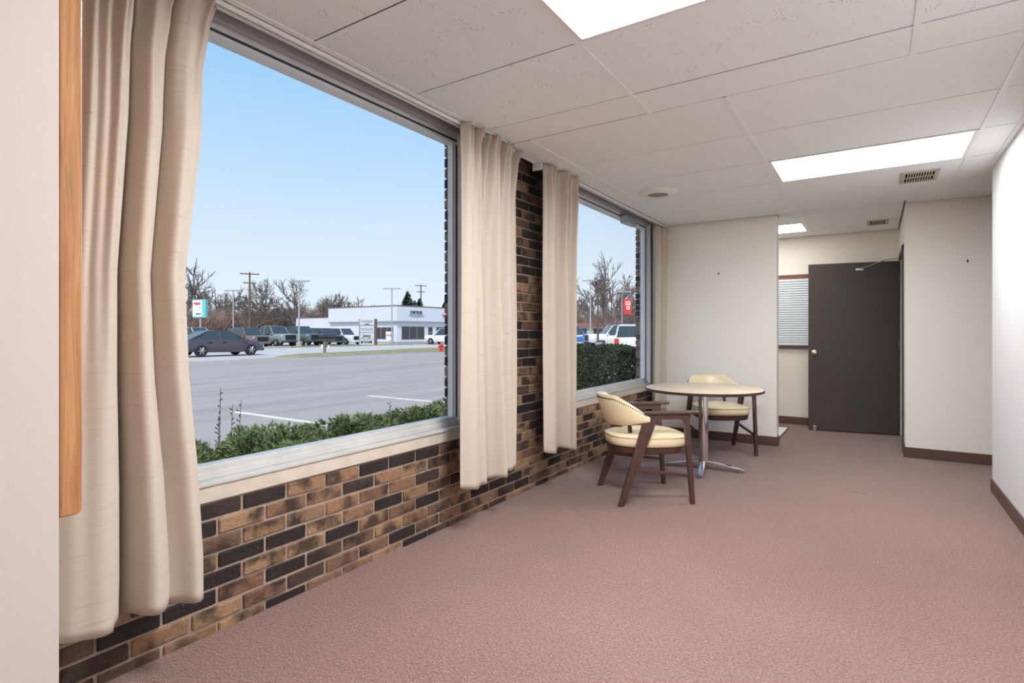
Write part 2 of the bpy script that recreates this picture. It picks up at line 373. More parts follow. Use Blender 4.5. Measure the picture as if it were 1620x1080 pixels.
# bricks one by one
BL, BJ, CH, BHt = .1975, .0115, .0695, .0580
brick_cache = {}
rnd = random.Random(7)
def brick_mesh(L, var):
    key = (round(L, 3), var)
    if key not in brick_cache:
        r2 = random.Random(var * 31 + int(L * 1000)); mb = MB()
        mb.cbox(-.045, 0, -L / 2, L / 2, -BHt / 2, BHt / 2, .004)
        mb.v = [(x + r2.uniform(-.0012, .0012), y + r2.uniform(-.0015, .0015), z + r2.uniform(-.0012, .0012)) for x, y, z in mb.v]
        brick_cache[key] = mb.mesh('brick', M['brick'])
    return brick_cache[key]
spans = []   # (y0, y1, zc)
k0 = int(math.ceil(SILL / CH))
for k in range(-k0, 31):
    zc = SILL - CH / 2 - CH * (-k - 1) if k < 0 else SILL + CH / 2 + CH * k
    zc -= .005
    if zc > 2.62: continue
    ranges = [(.44, 6.42)] if k < 0 else [(.44, W1[0] + .0), (W1[1], W2[0])]
    offs = (0.073 if k % 2 else 0.073 + (BL + BJ) / 2)
    for (a, b) in ranges:
        j = math.floor((a - offs) / (BL + BJ)) - 1
        while True:
            y0 = offs + j * (BL + BJ); y1 = y0 + BL; j += 1
            if y0 > b: break
            y0c, y1c = max(y0, a), min(y1, b)
            if y1c - y0c > .02: spans.append((y0c, y1c, zc))
rest = MB(); nb = 0
for (y0, y1, zc) in spans:
    mid = (y0 + y1) / 2
    single = (zc < SILL and .6 < mid < 5.25) or (zc > SILL and 3.28 < mid < 3.86)
    if zc < .04:   # bottom course sits on the carpet, cut
        pass
    px = rnd.uniform(-.001, .004)
    if single and nb < 300:
        o = link('brick', brick_mesh(y1 - y0, rnd.randrange(4) if y1 - y0 > BL - .001 else 0), wall_left, (px, mid, zc)); nb += 1
    else:
        rest.cbox(-.045 + px, px, y0, y1, zc - BHt / 2, zc + BHt / 2, .004)
o = rest.build('brick_rows', M['brick'], wall_left); tag(o, kind='stuff')
# bricks of the outer jambs, seen past the window frames
ext = MB()
for (yj, sgn) in ((W1[1], 1), (W2[1], 1), (W1[0], -1), (W2[0], -1)):
    for k in range(46):
        z0 = -.2 + k * CH; d = .10 if k % 2 else .2
        a, b = (yj - .004, yj + d) if sgn > 0 else (yj - d, yj + .004)
        if z0 > SILL - .08: ext.cbox(-.19 - rnd.uniform(0, .004), -.125, a, b, z0, z0 + BHt, .004)
o = ext.build('outer_jamb_bricks', M['brick'], wall_left); tag(o, kind='stuff')

# plastered walls
P = MB()
P.box(0, 1.347, 6.43, 6.55, 0, 2.75); tag(P.build('wall_back', M['wall']), kind='structure')
tag(MB().box(0, 2.58, 8.1, 8.22, 0, 2.75).build('wall_recess', M['wall']), kind='structure')
# facing wall and return with the door opening
P = MB(); P.box(2.46, 4.4, 6.56, 6.68, 0, 2.75)
P.box(2.46, 2.58, 6.68, 6.93, 0, 2.75); P.box(2.46, 2.58, 7.90, 8.1, 0, 2.75); P.box(2.46, 2.58, 6.93, 7.90, 2.08, 2.75)
tag(P.build('wall_facing', M['wall']), kind='structure')
P = MB(); P.box(2.957, 3.08, -3.0, 5.5, 0, 2.75); tag(P.build('wall_right', M['wall_cool']), kind='structure')
tag(MB().box(4.4, 4.5, -3.0, 8.22, -.1, 2.75).build('wall_far_right', M['wall']), kind='structure')
tag(MB().box(-.0, 4.5, -3.1, -3.0, -.1, 2.75).build('wall_rear', M['wall']), kind='structure')
# green room behind the door
tag(MB().box(3.55, 3.62, 6.68, 8.1, 0, 2.75).build('wall_green', M['wall_green']), kind='structure')
# drywall partition beside the camera
tag(MB().box(0.0, .90, .235, .414, 0, 2.44).build('wall_partition', M['wall_beige']), kind='structure')
# baseboards
def baseboard(name, *b): tag(MB().box(*b).build(name, M['base'], bevel=.004), kind='structure')
baseboard('baseboard_back', .0, 1.356, 6.42, 6.43, 0, .098)
baseboard('baseboard_back_end', 1.347, 1.357, 6.43, 6.56, 0, .098)
baseboard('baseboard_recess', 0, 2.46, 8.09, 8.1, 0, .098)
baseboard('baseboard_facing', 2.452, 4.4, 6.55, 6.56, 0, .098)
baseboard('baseboard_facing_end', 2.449, 2.459, 6.55, 6.88, 0, .098)
baseboard('baseboard_right', 2.947, 2.957, -3, 5.51, 0, .098)
baseboard('baseboard_right_end', 2.947, 3.09, 5.5, 5.51, 0, .098)
# roof slab over everything
tag(MB().box(-.2, 4.5, -3.1, 8.22, 2.75, 2.95).build('roof_slab', M['dark']), kind='structure')

# ------------------------------------------------------------------ ceiling of lay-in tiles
ceil = empty('ceiling', (0, 0, CEIL), kind='structure')
XE, XW, YE, YS = .115, 4.38, 8.1, -3.0
tees = MB()
def tee(x0, x1, y0, y1):
    MB().box(x0, x1, y0, y1, .0, .004).build('tee_rail', M['tee'], ceil)
ys_near = [-2.83, -2.21, -1.59, -.97, -.35, .272, .893, 1.515, 2.143, 2.765, 3.055]
ys_far = [3.055, 3.72, 4.385, 5.045, 5.73, 6.40, 7.05, 7.66, 8.09]
holes = {}   # tiles replaced by light fixtures
lights = []
def tiles(xs, ys, pit):
    for i in range(len(xs) - 1):
        for j in range(len(ys) - 1):
            x0, x1, y0, y1 = xs[i], xs[i + 1], ys[j], ys[j + 1]
            key = (round(x0, 2), round(y0, 2))
            if key in LIGHTS: lights.append((x0, x1, y0, y1, LIGHTS[key])); continue
            g = .0038; tx = .012
            # cut around walls that rise through the grid
            mb = MB().box(x0 + tx - .006 - (x1 + x0) / 2, x1 - tx + .003 - (x1 + x0) / 2, -(y1 - y0) / 2 + g, (y1 - y0) / 2 - g, .003, .006)
            mb.build('ceiling_tile', M['tile_pit'] if (pit and y1 < 2.9) else M['tile'], ceil, ((x0 + x1) / 2, (y0 + y1) / 2, rnd.uniform(0, .0015)))
LIGHTS = {(1.15, 1.51): 'on', (1.55, 4.38): 'far', (.34, 7.05): 'far', (1.15, -.97): 'on'}
XN = [.20, 1.145, 2.355, 2.95]; XF = [.115, .34, 1.55, 2.76, 2.95]
LIGHTS = {(round(1.145, 2), round(1.515, 2)): 'on', (round(1.145, 2), round(-2.21, 2)): 'on', (1.55, round(4.385, 2)): 'far', (.34, 7.05): 'far'}  # the lit entry behind the camera is added fill
tiles(XN, ys_near, True)
tiles(XF, ys_far[:3], True); tiles(XF, ys_far[2:6], False)
tiles([.005, .34, 1.55, 2.455], [6.55, 7.05, 7.66, 8.09], False)
tiles([1.35, 1.55, 2.455], [6.40, 6.55], False)
tiles([2.455, 2.945], [6.40, 6.556], False); tiles([2.962, 3.10, 4.31, 4.38], [5.5, 6.11, 6.556], False); tiles([3.085, 3.7, 4.38], [-2.99, -1.8, -.6, .6, 1.8, 3.0, 4.2, 5.5], False)
for x in (1.145, 2.355): tee(x - .012, x + .012, -2.99, 3.05)
for x in (.34, 1.55, 2.76): tee(x - .012, x + .012, 3.06, 6.40)
for x in (1.55,): tee(x - .012, x + .012, 6.40, 8.09)
tee(2.925, 2.957, -2.99, 5.5); tee(2.935, 2.975, 5.5, 6.556)
tee(.115, .21, -2.99, 3.05); tee(.105, .128, 3.05, 6.42)
MB().box(.105, .117, -2.99, 6.42, 0, .20).build('pocket_edge', M['white_metal'], ceil)
MB().box(.1, 4.39, -2.99, 8.09, .09, .10).build('plenum_dark_sheet', M['dark'], ceil)  # dark sheet added above the tiles so their gaps read dark

# recessed fluorescent fixtures
def troffer(x0, x1, y0, y1, mode, label):
    cx, cy = (x0 + x1) / 2, (y0 + y1) / 2; hx, hy = (x1 - x0) / 2 - .012, (y1 - y0) / 2 - .003
    t = empty('ceiling_light', (cx, cy, CEIL), label=label, cat='ceiling light', group='recessed ceiling lights')
    f = MB(); wd = .022
    f.box(-hx, hx, -hy, -hy + wd, -.001, .006); f.box(-hx, hx, hy - wd, hy, -.001, .006)
    f.box(-hx, -hx + wd, -hy + wd, hy - wd, -.001, .006); f.box(hx - wd, hx, -hy + wd, hy - wd, -.001, .006)
    f.build('frame', M['white_metal'], t)
    a, b = hx - wd, hy - wd
    if mode == 'on':
        ia, ib, zz = a - .045, b * .45, .075
        pan = MB(); pts = [(-a, -b, .003), (a, -b, .003), (a, b, .003), (-a, b, .003), (-ia, -ib, zz), (ia, -ib, zz), (ia, ib, zz), (-ia, ib, zz)]
        pan.add(pts, [(0, 1, 5, 4), (1, 2, 6, 5), (2, 3, 7, 6), (3, 0, 4, 7)]); pan.build('reflector', M['white_metal'], t)
        n = 10; rings = []
        for i in range(n + 1):
            an = math.pi * i / n; rings.append([(-ia, -ib * math.cos(an), zz - .05 * math.sin(an)), (ia, -ib * math.cos(an), zz - .05 * math.sin(an))])
        MB().loft(rings, closed=False).build('lens', M['lens_on' if y0 > 0 else 'lens_rear_fill'], t, smooth=True, sharp=0)
    else:
        MB().add([(-a, -b, .004), (0 - a, 0, .0), (-a, b, .004), (a, -b, .004), (a, 0, .0), (a, b, .004)], [(0, 3, 4, 1), (1, 4, 5, 2)]).build('lens', M['lens_far' if y0 < 6 else 'lens_recess'], t)
LL = {(1.15, 1.51): 'lit recessed fluorescent ceiling light with glowing curved lens', }
for (x0, x1, y0, y1, md) in lights:
    lab = ('lit recessed fluorescent ceiling light with bright lens above the large window' if 1 < y0 < 3 else 'unseen ceiling light added behind the camera as fill') if md == 'on' else \
          ('flat white ceiling light panel beside the slatted ceiling vent' if y0 < 6 else 'small white ceiling light panel in the recess near the dark door')
    troffer(x0, x1, y0, y1, md, lab)

# ceiling vents
def vent(x0, x1, y0, y1, label, rows, cols):
    cx, cy = (x0 + x1) / 2, (y0 + y1) / 2; hx, hy = (x1 - x0) / 2, (y1 - y0) / 2
    t = empty('ceiling_vent', (cx, cy, CEIL), label=label, cat='vent', group='ceiling vents')
    f = MB(); wd = .03
    for b in ((-hx, hx, -hy, -hy + wd), (-hx, hx, hy - wd, hy), (-hx, -hx + wd, -hy + wd, hy - wd), (hx - wd, hx, -hy + wd, hy - wd)): f.box(*b, -.006, .004)
    f.build('frame', M['vent'], t, bevel=.002)
    MB().box(-hx + wd * .8, hx - wd * .8, -hy + wd * .8, hy - wd * .8, .001, .0028).build('backing', M['dark'], t)
    a, b = hx - wd, hy - wd
    for i in range(1, cols):
        x = -a + 2 * a * i / cols; MB().box(x - .004, x + .004, -b, b, -.005, .001).build('slat', M['vent'], t)
    for j in range(1, rows):
        y = -b + 2 * b * j / rows; MB().box(-a, a, y - .008, y + .008, -.0055, .0012).build('crossbar', M['vent'], t)
vent(2.385, 2.63, 5.275, 5.63, 'metal slatted ceiling vent with many fins beside the white light panel', 2, 11)
vent(2.14, 2.34, 7.32, 7.62, 'small dark slotted ceiling vent above the brown door', 2, 7)
# round air diffuser
t = empty('ceiling_diffuser', (.605, 4.81, CEIL), label='round white ceiling air diffuser near the far window', cat='vent')
MB().lathe([(.165, .003), (.165, -.006), (.13, -.022), (.095, -.026), (.092, -.018), (.11, .002)], 40).build('cone', M['white_metal'], t, smooth=True)
MB().lathe([(.088, -.004), (.088, -.006), (.05, -.012), (.01, -.014)], 32).build('core', M['dark'], t, smooth=True)
for i in range(9):
    y = -.07 + i * .0175; hw = math.sqrt(max(0, .088 ** 2 - y * y)); MB().box(-hw, hw, y - .002, y + .002, -.02, -.008).build('fin', M['vent'], t)

# ------------------------------------------------------------------ windows
def window(name, y0, y1, fj):
    wd = empty(name, (-.08, (y0 + y1) / 2, SILL), kind='structure'); oy = -(y0 + y1) / 2; ox = .08; oz = -SILL
    def part(nm, mat, *bs, bevel=.003):
        m = MB()
        for b in bs: m.box(b[0] + ox, b[1] + ox, b[2] + oy, b[3] + oy, b[4] + oz, b[5] + oz)
        return m.build(nm, mat, wd, bevel=bevel)
    jw = .055
    part('apron', M['apron'], (-.03, .008, y0, y1 - .06, SILL, .594))
    part('stool', M['sill_white'], (-.06, .016, y0, y1 - .055, .594, .610))
    part('bottom_rail', M['sill_white'], (-.115, -.045, y0, y1, SILL, .662))
    part('bottom_bead', M['sill_white'], (-.045, -.03, y0, y1, .61, .640))
    part('head_rail', M['frame_white'], (-.115, -.045, y0, y1, 2.415, HEAD))
    part('header_plate', M['frame_grey'], (-.03, -.002, y0 - .05, y1 + .0, 2.462, 2.62))
    part('jamb', M['frame_white'], (-.09, -.05, y1 - jw - fj, y1 - jw, .662, 2.415)); part('jamb', M['frame_white'], (-.115, -.05, y0, y0 + jw, .662, 2.415))
    part('gasket', M['gasket'], (-.075, -.047, y1 - jw, y1 - jw + .012, .655, 2.42))
    part('gasket', M['gasket'], (-.075, -.043, y0 + .01, y1 - jw, 2.43, 2.442), bevel=0)
    part('jamb_liner', M['frame_white'], (-.12, .0, y1 - jw + .012, y1, SILL, HEAD + .06)); part('jamb_liner', M['frame_white'], (-.12, .0, y0, y0 + .02, SILL, HEAD))
    part('pane', M['glass'], (-.083, -.080, y0 + .02, y1 - jw - .01, .64, 2.44), bevel=0)
window('window_1', W1[0], W1[1], .035)
window('window_2', W2[0], W2[1], .035)

# interior window of the recess, with its blind
w3 = empty('window_3', (1.1, 8.1, 1.02), kind='structure')
MB().box(-.6, .6, -.03, 0, .88, .935).build('header', M['header_wood'], w3, bevel=.004)
MB().box(-.6, .6, -.035, 0, -.03, .012).build('sill', M['base'], w3, bevel=.004)
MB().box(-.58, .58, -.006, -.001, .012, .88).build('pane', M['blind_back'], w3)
bl = empty('window_blind', (1.1, 8.068, 1.02), label='white horizontal slat blind closed beside the brown door', cat='blind')
MB().box(-.57, .57, -.012, .012, .85, .878).build('headrail', M['blind'], bl)
MB().box(-.57, .57, -.012, .012, .016, .028).build('bottom_rail', M['blind'], bl)
nsl = 27
sl = MB().add([(-.565, -.013, -.012), (.565, -.013, -.012), (.565, .010, .012), (-.565, .010, .012), (-.565, -.012, -.0125), (.565, -.012, -.0125), (.565, .011, .0115), (-.565, .011, .0115)],
              [(0, 1, 2, 3), (4, 7, 6, 5), (0, 4, 5, 1), (2, 6, 7, 3)]).mesh('slat', M['blind'])
for i in range(nsl): link('slat', sl, bl, (0, 0, .045 + i * .0302))
for x in (-.35, .2): MB().tube((x, -.015, .02), (x, -.015, .87), .0015, n=5).build('ladder_cord', M['blind'], bl)

# ------------------------------------------------------------------ the dark door, standing open
d1 = empty('door_1', (2.452, 7.872, 0), kind='structure')
fr = MB()
fr.box(-.006, .15, -.985, -.935, 0, 2.09); fr.box(-.006, .15, .03, .07, 0, 2.09); fr.box(-.006, .15, -.985, .07, 2.05, 2.10)
fr.build('door_frame', M['door_frame'], d1, bevel=.003)
ang = math.atan2(7.714 - 7.87, 1.536 - 2.46)
leaf = MB().box(.006, .936, -.022, .022, .012, 2.035).build('door_leaf', M['door'], d1, (0, 0, 0), ang, bevel=.003)
# on the leaf: local x runs to the latch edge, the room side is local +y (after turning ~189 degrees)
kn = MB(); Mk = Matrix.Translation((.872, .022, .955)) @ Matrix.Rotation(R(-90), 4, 'X')
kn.lathe([(.034, 0), (.034, .006), (.014, .010), (.012, .03), (.026, .04), (.030, .055), (.022, .068), (.006, .072)], 24, M=Mk)
kn.build('knob', M['brass'], leaf, smooth=True)
MB().box(.93, .938, -.012, .012, .90, 1.0).build('latch_plate', M['brass'], leaf)
MB().box(.85, .89, .02, .034, .0, .06).build('door_stop', M['metal'], leaf, bevel=.003)
cl = MB(); cl.path([(.40, .028, 1.955), (.30, .045, 1.985), (.16, .07, 2.045)], .007, 6)
cl.path([(.16, .07, 2.045), (.02, .05, 2.06)], .006, 6); cl.build('closer_arm', M['metal'], leaf)
MB().box(.36, .44, .022, .034, 1.94, 1.965).build('closer_bracket', M['metal'], leaf)
for z in (.22, 1.0, 1.8): MB().tube((.0, .0, z), (.0, .0, z + .1), .009, n=8).build('hinge', M['metal'], d1)

# white vinyl floor patch behind the back wall
o = MB().box(.0, 1.30, 6.62, 7.72, 0, .006).build('vinyl_floor', M['wall_cool']); tag(o, kind='structure')
o = MB().box(1.30, 1.312, 6.62, 7.74, 0, .010).build('trim_1', M['base']); tag(o, kind='structure')

# oak-edged board on the partition beside the camera
bo = MB(); pr = [(0, 2.2 - .84)]
zb, zt, th, rr = 0, 1.45, .0375, .012
poly = [(0, zb)] + [(th - rr + rr * math.sin(R(a)), zb + rr - rr * math.cos(R(a))) for a in range(0, 91, 15)] + [(th, zt), (0, zt)]
bo.prism(poly, -.62, 0, M=Matrix(((0, 0, 1, 0), (1, 0, 0, 0), (0, 1, 0, 0), (0, 0, 0, 1))))
o = bo.build('oak_board', M['oak'], None, (.90, .4145, .845), smooth=False, bevel=.003)
tag(o, 'tall oak board with rounded lower corner mounted on the white partition', 'board')

# nail holes / hooks left in the walls
for (x, y, z, lb) in ((.757, 6.43, 1.862, 'tiny dark nail left in the cream wall behind the table'), (2.947 - .02, 6.56, 1.862, 'tiny dark nail left in the cream wall right of the brown door')):
    m = MB(); m.lathe([(.006, 0), (.008, .004), (.004, .010)], 10, M=Matrix.Rotation(R(90), 4, 'X')); m.box(-.004, .004, -.008, .0, -.014, -.004)
    tag(m.build('wall_nail', M['nail'], None, (x, y, z)), lb, 'nail')

# ================================================================== curtains and tracks
def lerp(a, b, t): return a + (b - a) * t
def interp(tab, z):
    tab = sorted(tab)
    if z <= tab[0][0]: return tab[0][1]
    for (z0, v0), (z1, v1) in zip(tab, tab[1:]):
        if z <= z1: return lerp(v0, v1, (z - z0) / (z1 - z0))
    return tab[-1][1]
def curtain(label, ztop, zbot, left, right, feats, npl, x0=.18, nt_=150, nz=70, seed=1, pinch=.028, axis='y', hemwave=.02):
    """left / right: (z, y) tables for the two edges; feats: folds (t_top, t_bot, w_top, w_bot, a_top, a_bot)"""
    rg = random.Random(seed); ph = [rg.uniform(0, 6.28) for _ in range(6)]
    pos = [(i + .5 + rg.uniform(-.22, .22)) / npl for i in range(npl)]; amp = [rg.uniform(.6, 1.2) for _ in pos]
    vs = []; fs = []
    for i in range(nz + 1):
        h = (i / nz) ** 1.0; f = 1 - h        # h: 0 bottom .. 1 top
        for j in range(nt_ + 1):
            t = j / nt_
            dep = 0.0; sh = 0.0; FA = 1.7 if npl > 5 else 1.3
            for (t0, t1, w0, w1, a0, a1) in feats:
                tcn = lerp(t1, t0, h ** 1.0); wd = lerp(w1, w0, h); am = lerp(a1, a0, h) * FA
                g = math.exp(-((t - tcn) / wd) ** 2) if am > 0 else math.exp(-abs((t - tcn) / wd) ** 1.25 * 1.1)
                dep += am * g
                sh += .10 * am * ((t - tcn) / wd) * g
            # pinch pleats at the heading
            top = max(0, (h - .72) / .28) ** 1.6
            for p, a in zip(pos, amp):
                wd = lerp(.040, .013, top) * 6 / npl * 1.1
                g = math.exp(-abs((t - p) / wd) ** 1.3); dep += pinch * a * g * (.25 + .75 * top) * (1 if h > .72 else max(0, (h - .2) / .52))
            dep += (.011 * top + .006 * max(0, min(1, (h - .35) / .4))) * math.sin(6.283 * npl * 2.3 * t + 1.3 * math.sin(7 * t + ph[3]) + ph[4]) * (.6 + .4 * math.sin(5 * t + ph[5]))
            tuck = math.exp(-((h - .955) / .018) ** 2)
            dep -= .010 * tuck * abs(math.sin(math.pi * npl * t))
            dep += .004 * math.sin(9 * t + 5 * h + ph[0]) + .003 * math.sin(23 * t - 4 * h + ph[1]) * f
            dep += .0025 * math.sin(41 * t + 7 * h + ph[2]) * h
            zb = zbot(t) if callable(zbot) else zbot
            zz = lerp(zb, ztop, h)
            if i == 0: zz += hemwave * -dep * .5
            a, b = interp(left, zz), interp(right, zz)
            y = lerp(a, b, t) + sh
            vs.append((dep, y, zz) if axis == 'y' else (y, -dep, zz))
    for i in range(nz):
        for j in range(nt_):
            a = i * (nt_ + 1) + j; fs.append((a, a + 1, a + nt_ + 2, a + nt_ + 1))
    base = Vector((x0, interp(left, zbot(0) if callable(zbot) else zbot), 0)) if axis == 'y' else Vector((0, 0, 0))
    root = empty('curtain', (base.x, base.y, 0), label=label, cat='curtain', group='cream window curtains')
    m = MB(); m.add([(v[0], v[1] - base.y, v[2]) if axis == 'y' else v for v in vs], fs)
    me = m.raw('panel', M['curtain']); me.polygons.foreach_set('use_smooth', [True] * len(me.polygons))
    o = link('panel', me, root); sd_ = o.modifiers.new('solid', 'SOLIDIFY'); sd_.thickness = .003; sd_.offset = 0
    # hooks from heading to track
    for p in pos:
        a, b = interp(left, ztop), interp(right, ztop); y = lerp(a, b, p) - base.y
        MB().path([(-.012, y, ztop - .05), (-.012, y, ztop + .005), (-.03, y, ztop + .008)], .0016, 5).build('hook', M['metal'], root)
    return root
c1 = curtain('wide cream curtain with deep folds beside the white partition', 2.415, lambda t: .305 - .062 * t - (.02 if .02 < t < .36 else 0),
        [(.1, .60), (2.4, .66)], [(.2, 1.062), (.4, 1.064), (.7, 1.05), (1.05, 1.02), (1.4, 1.006), (1.9, 1.062), (2.15, 1.068), (2.34, 1.10), (2.42, 1.125)],
        [(.30, .30, .14, .13, .03, .05), (.47, .49, .035, .055, -.055, -.12), (.56, .62, .06, .10, .03, .045), (.70, .78, .02, .05, -.03, -.02), (.80, .93, .08, .07, .03, .035), (.15, .12, .06, .08, .02, .02)],
        5, x0=.165, seed=3, pinch=.045)
c2 = curtain('cream pleated curtain hanging left of the bare brick pier', 2.43, lambda t: .300 - .03 * t - .02 * math.sin(5 * t),
        [(.3, 2.515), (2.43, 2.545)], [(.2, 3.145), (1.3, 3.16), (2.1, 3.15), (2.3, 3.17), (2.43, 3.205)],
        [(.10, .14, .09, .16, .02, .045), (.33, .50, .03, .03, -.045, -.055), (.48, .66, .05, .05, .03, .045), (.58, .74, .03, .025, -.03, -.03), (.72, .86, .05, .07, .025, .02), (.85, .93, .03, .02, -.03, -.02), (.24, .40, .03, .04, .02, .012)],
        7, seed=5, pinch=.055)
c3 = curtain('narrow cream curtain hanging right of the bare brick pier', 2.43, lambda t: .33 - .06 * t - .012 * math.sin(9 * t),
        [(.3, 3.505), (2.43, 3.51)], [(.2, 4.065), (2.1, 4.05), (2.43, 4.035)],
        [(.12, .16, .08, .12, .02, .04), (.35, .52, .03, .04, -.04, -.05), (.5, .62, .04, .05, .03, .035), (.62, .72, .03, .025, -.03, -.035), (.75, .82, .05, .05, .03, .03), (.85, .9, .03, .02, -.02, -.03)],
        7, seed=9, pinch=.048)
c4 = curtain('bunched cream curtain in the corner behind the round table', 2.405, lambda t: .31,
        [(.3, 6.13), (2.3, 6.12), (2.43, 6.10)], [(.3, 6.40), (2.2, 6.395), (2.43, 6.40)],
        [(.22, .2, .12, .12, .035, .03), (.48, .46, .07, .07, -.05, -.055), (.75, .74, .14, .14, .05, .05)],
        5, x0=.135, seed=12, pinch=.03)
# tracks
def track(label, y0, y1, x=.165, ends=True):
    t = empty('curtain_track', (x, y0, CEIL), label=label, cat='curtain track', group='curtain tracks')
    L = y1 - y0; m = MB()
    m.box(-.016, -.010, 0, L, -.022, 0); m.box(.010, .016, 0, L, -.022, 0); m.box(-.016, .016, 0, L, -.003, 0); m.build('rail', M['white_metal'], t)
    MB().box(-.007, .007, .002, L, -.016, -.010).build('slider_cord', M['metal'], t)
    if ends: MB().box(-.06, .018, -.006, .004, -.05, 0).build('end_bracket', M['white_metal'], t)
    return t
track('white curtain track on the ceiling above the large window', .45, 3.22)
track('white curtain track on the ceiling above the far window', 3.50, 6.41, .165)
# crumpled clear plastic bracket hanging at the far window head
m = MB(); m.cbox(-.035, .035, -.13, .13, -.05, .05, .012); rr_ = random.Random(4)
m.v = [(a + rr_.uniform(-.012, .012), b + rr_.uniform(-.012, .012), c + rr_.uniform(-.012, .012)) for a, b, c in m.v]
o = m.build('plastic_bag', M['plastic'], None, (-.0, 5.66, 2.40)); tag(o, 'crumpled clear plastic wrap stuck to the head of the far window', 'plastic wrap')

# ================================================================== table and armchairs
tb = empty('round_table', (.955, 4.985, 0), label='round table with pale wood top and chrome pedestal by the far window', cat='table')
TR = .492
MB().lathe([(TR - .012, .690), (TR, .695), (TR, .713), (TR - .002, .714)], 72).build('edge_band', M['edge'], tb, smooth=True, sharp=30)
MB().lathe([(TR - .003, .712), (TR - .003, .7165), (TR - .006, .718)], 72).build('tabletop', M['table'], tb, smooth=True, sharp=30)
MB().lathe([(.041, .07), (.041, .66), (.05, .664)], 28).build('column', M['chrome'], tb, smooth=True, sharp=30)
MB().box(-.16, .16, -.02, .02, .668, .69).box(-.02, .02, -.16, .16, .666, .688).build('top_spider', M['edge'], tb)
a0 = math.atan2(.103, .606)
for k in range(4):
    a = a0 + k * math.pi / 2; Mr = Matrix.Rotation(a, 4, 'Z'); L = .335
    lg = MB(); hw = .022
    prof = [(.0, .035), (.0, .085), (.06, .08), (L, .032), (L, .014), (.06, .04)]
    Mx = Mr @ Matrix(((1, 0, 0, 0), (0, 0, -1, 0), (0, 1, 0, 0), (0, 0, 0, 1)))
    lg.prism(prof, -hw, hw, M=Mx); b_ = lg.build('foot_bar', M['chrome'], tb, bevel=.005)
    e = Mr @ Vector((L - .03, 0, 0)); MB().lathe([(.014, 0), (.014, .014), (.008, .02)], 14, c=e).build('glide', M['metal'], b_, smooth=True)

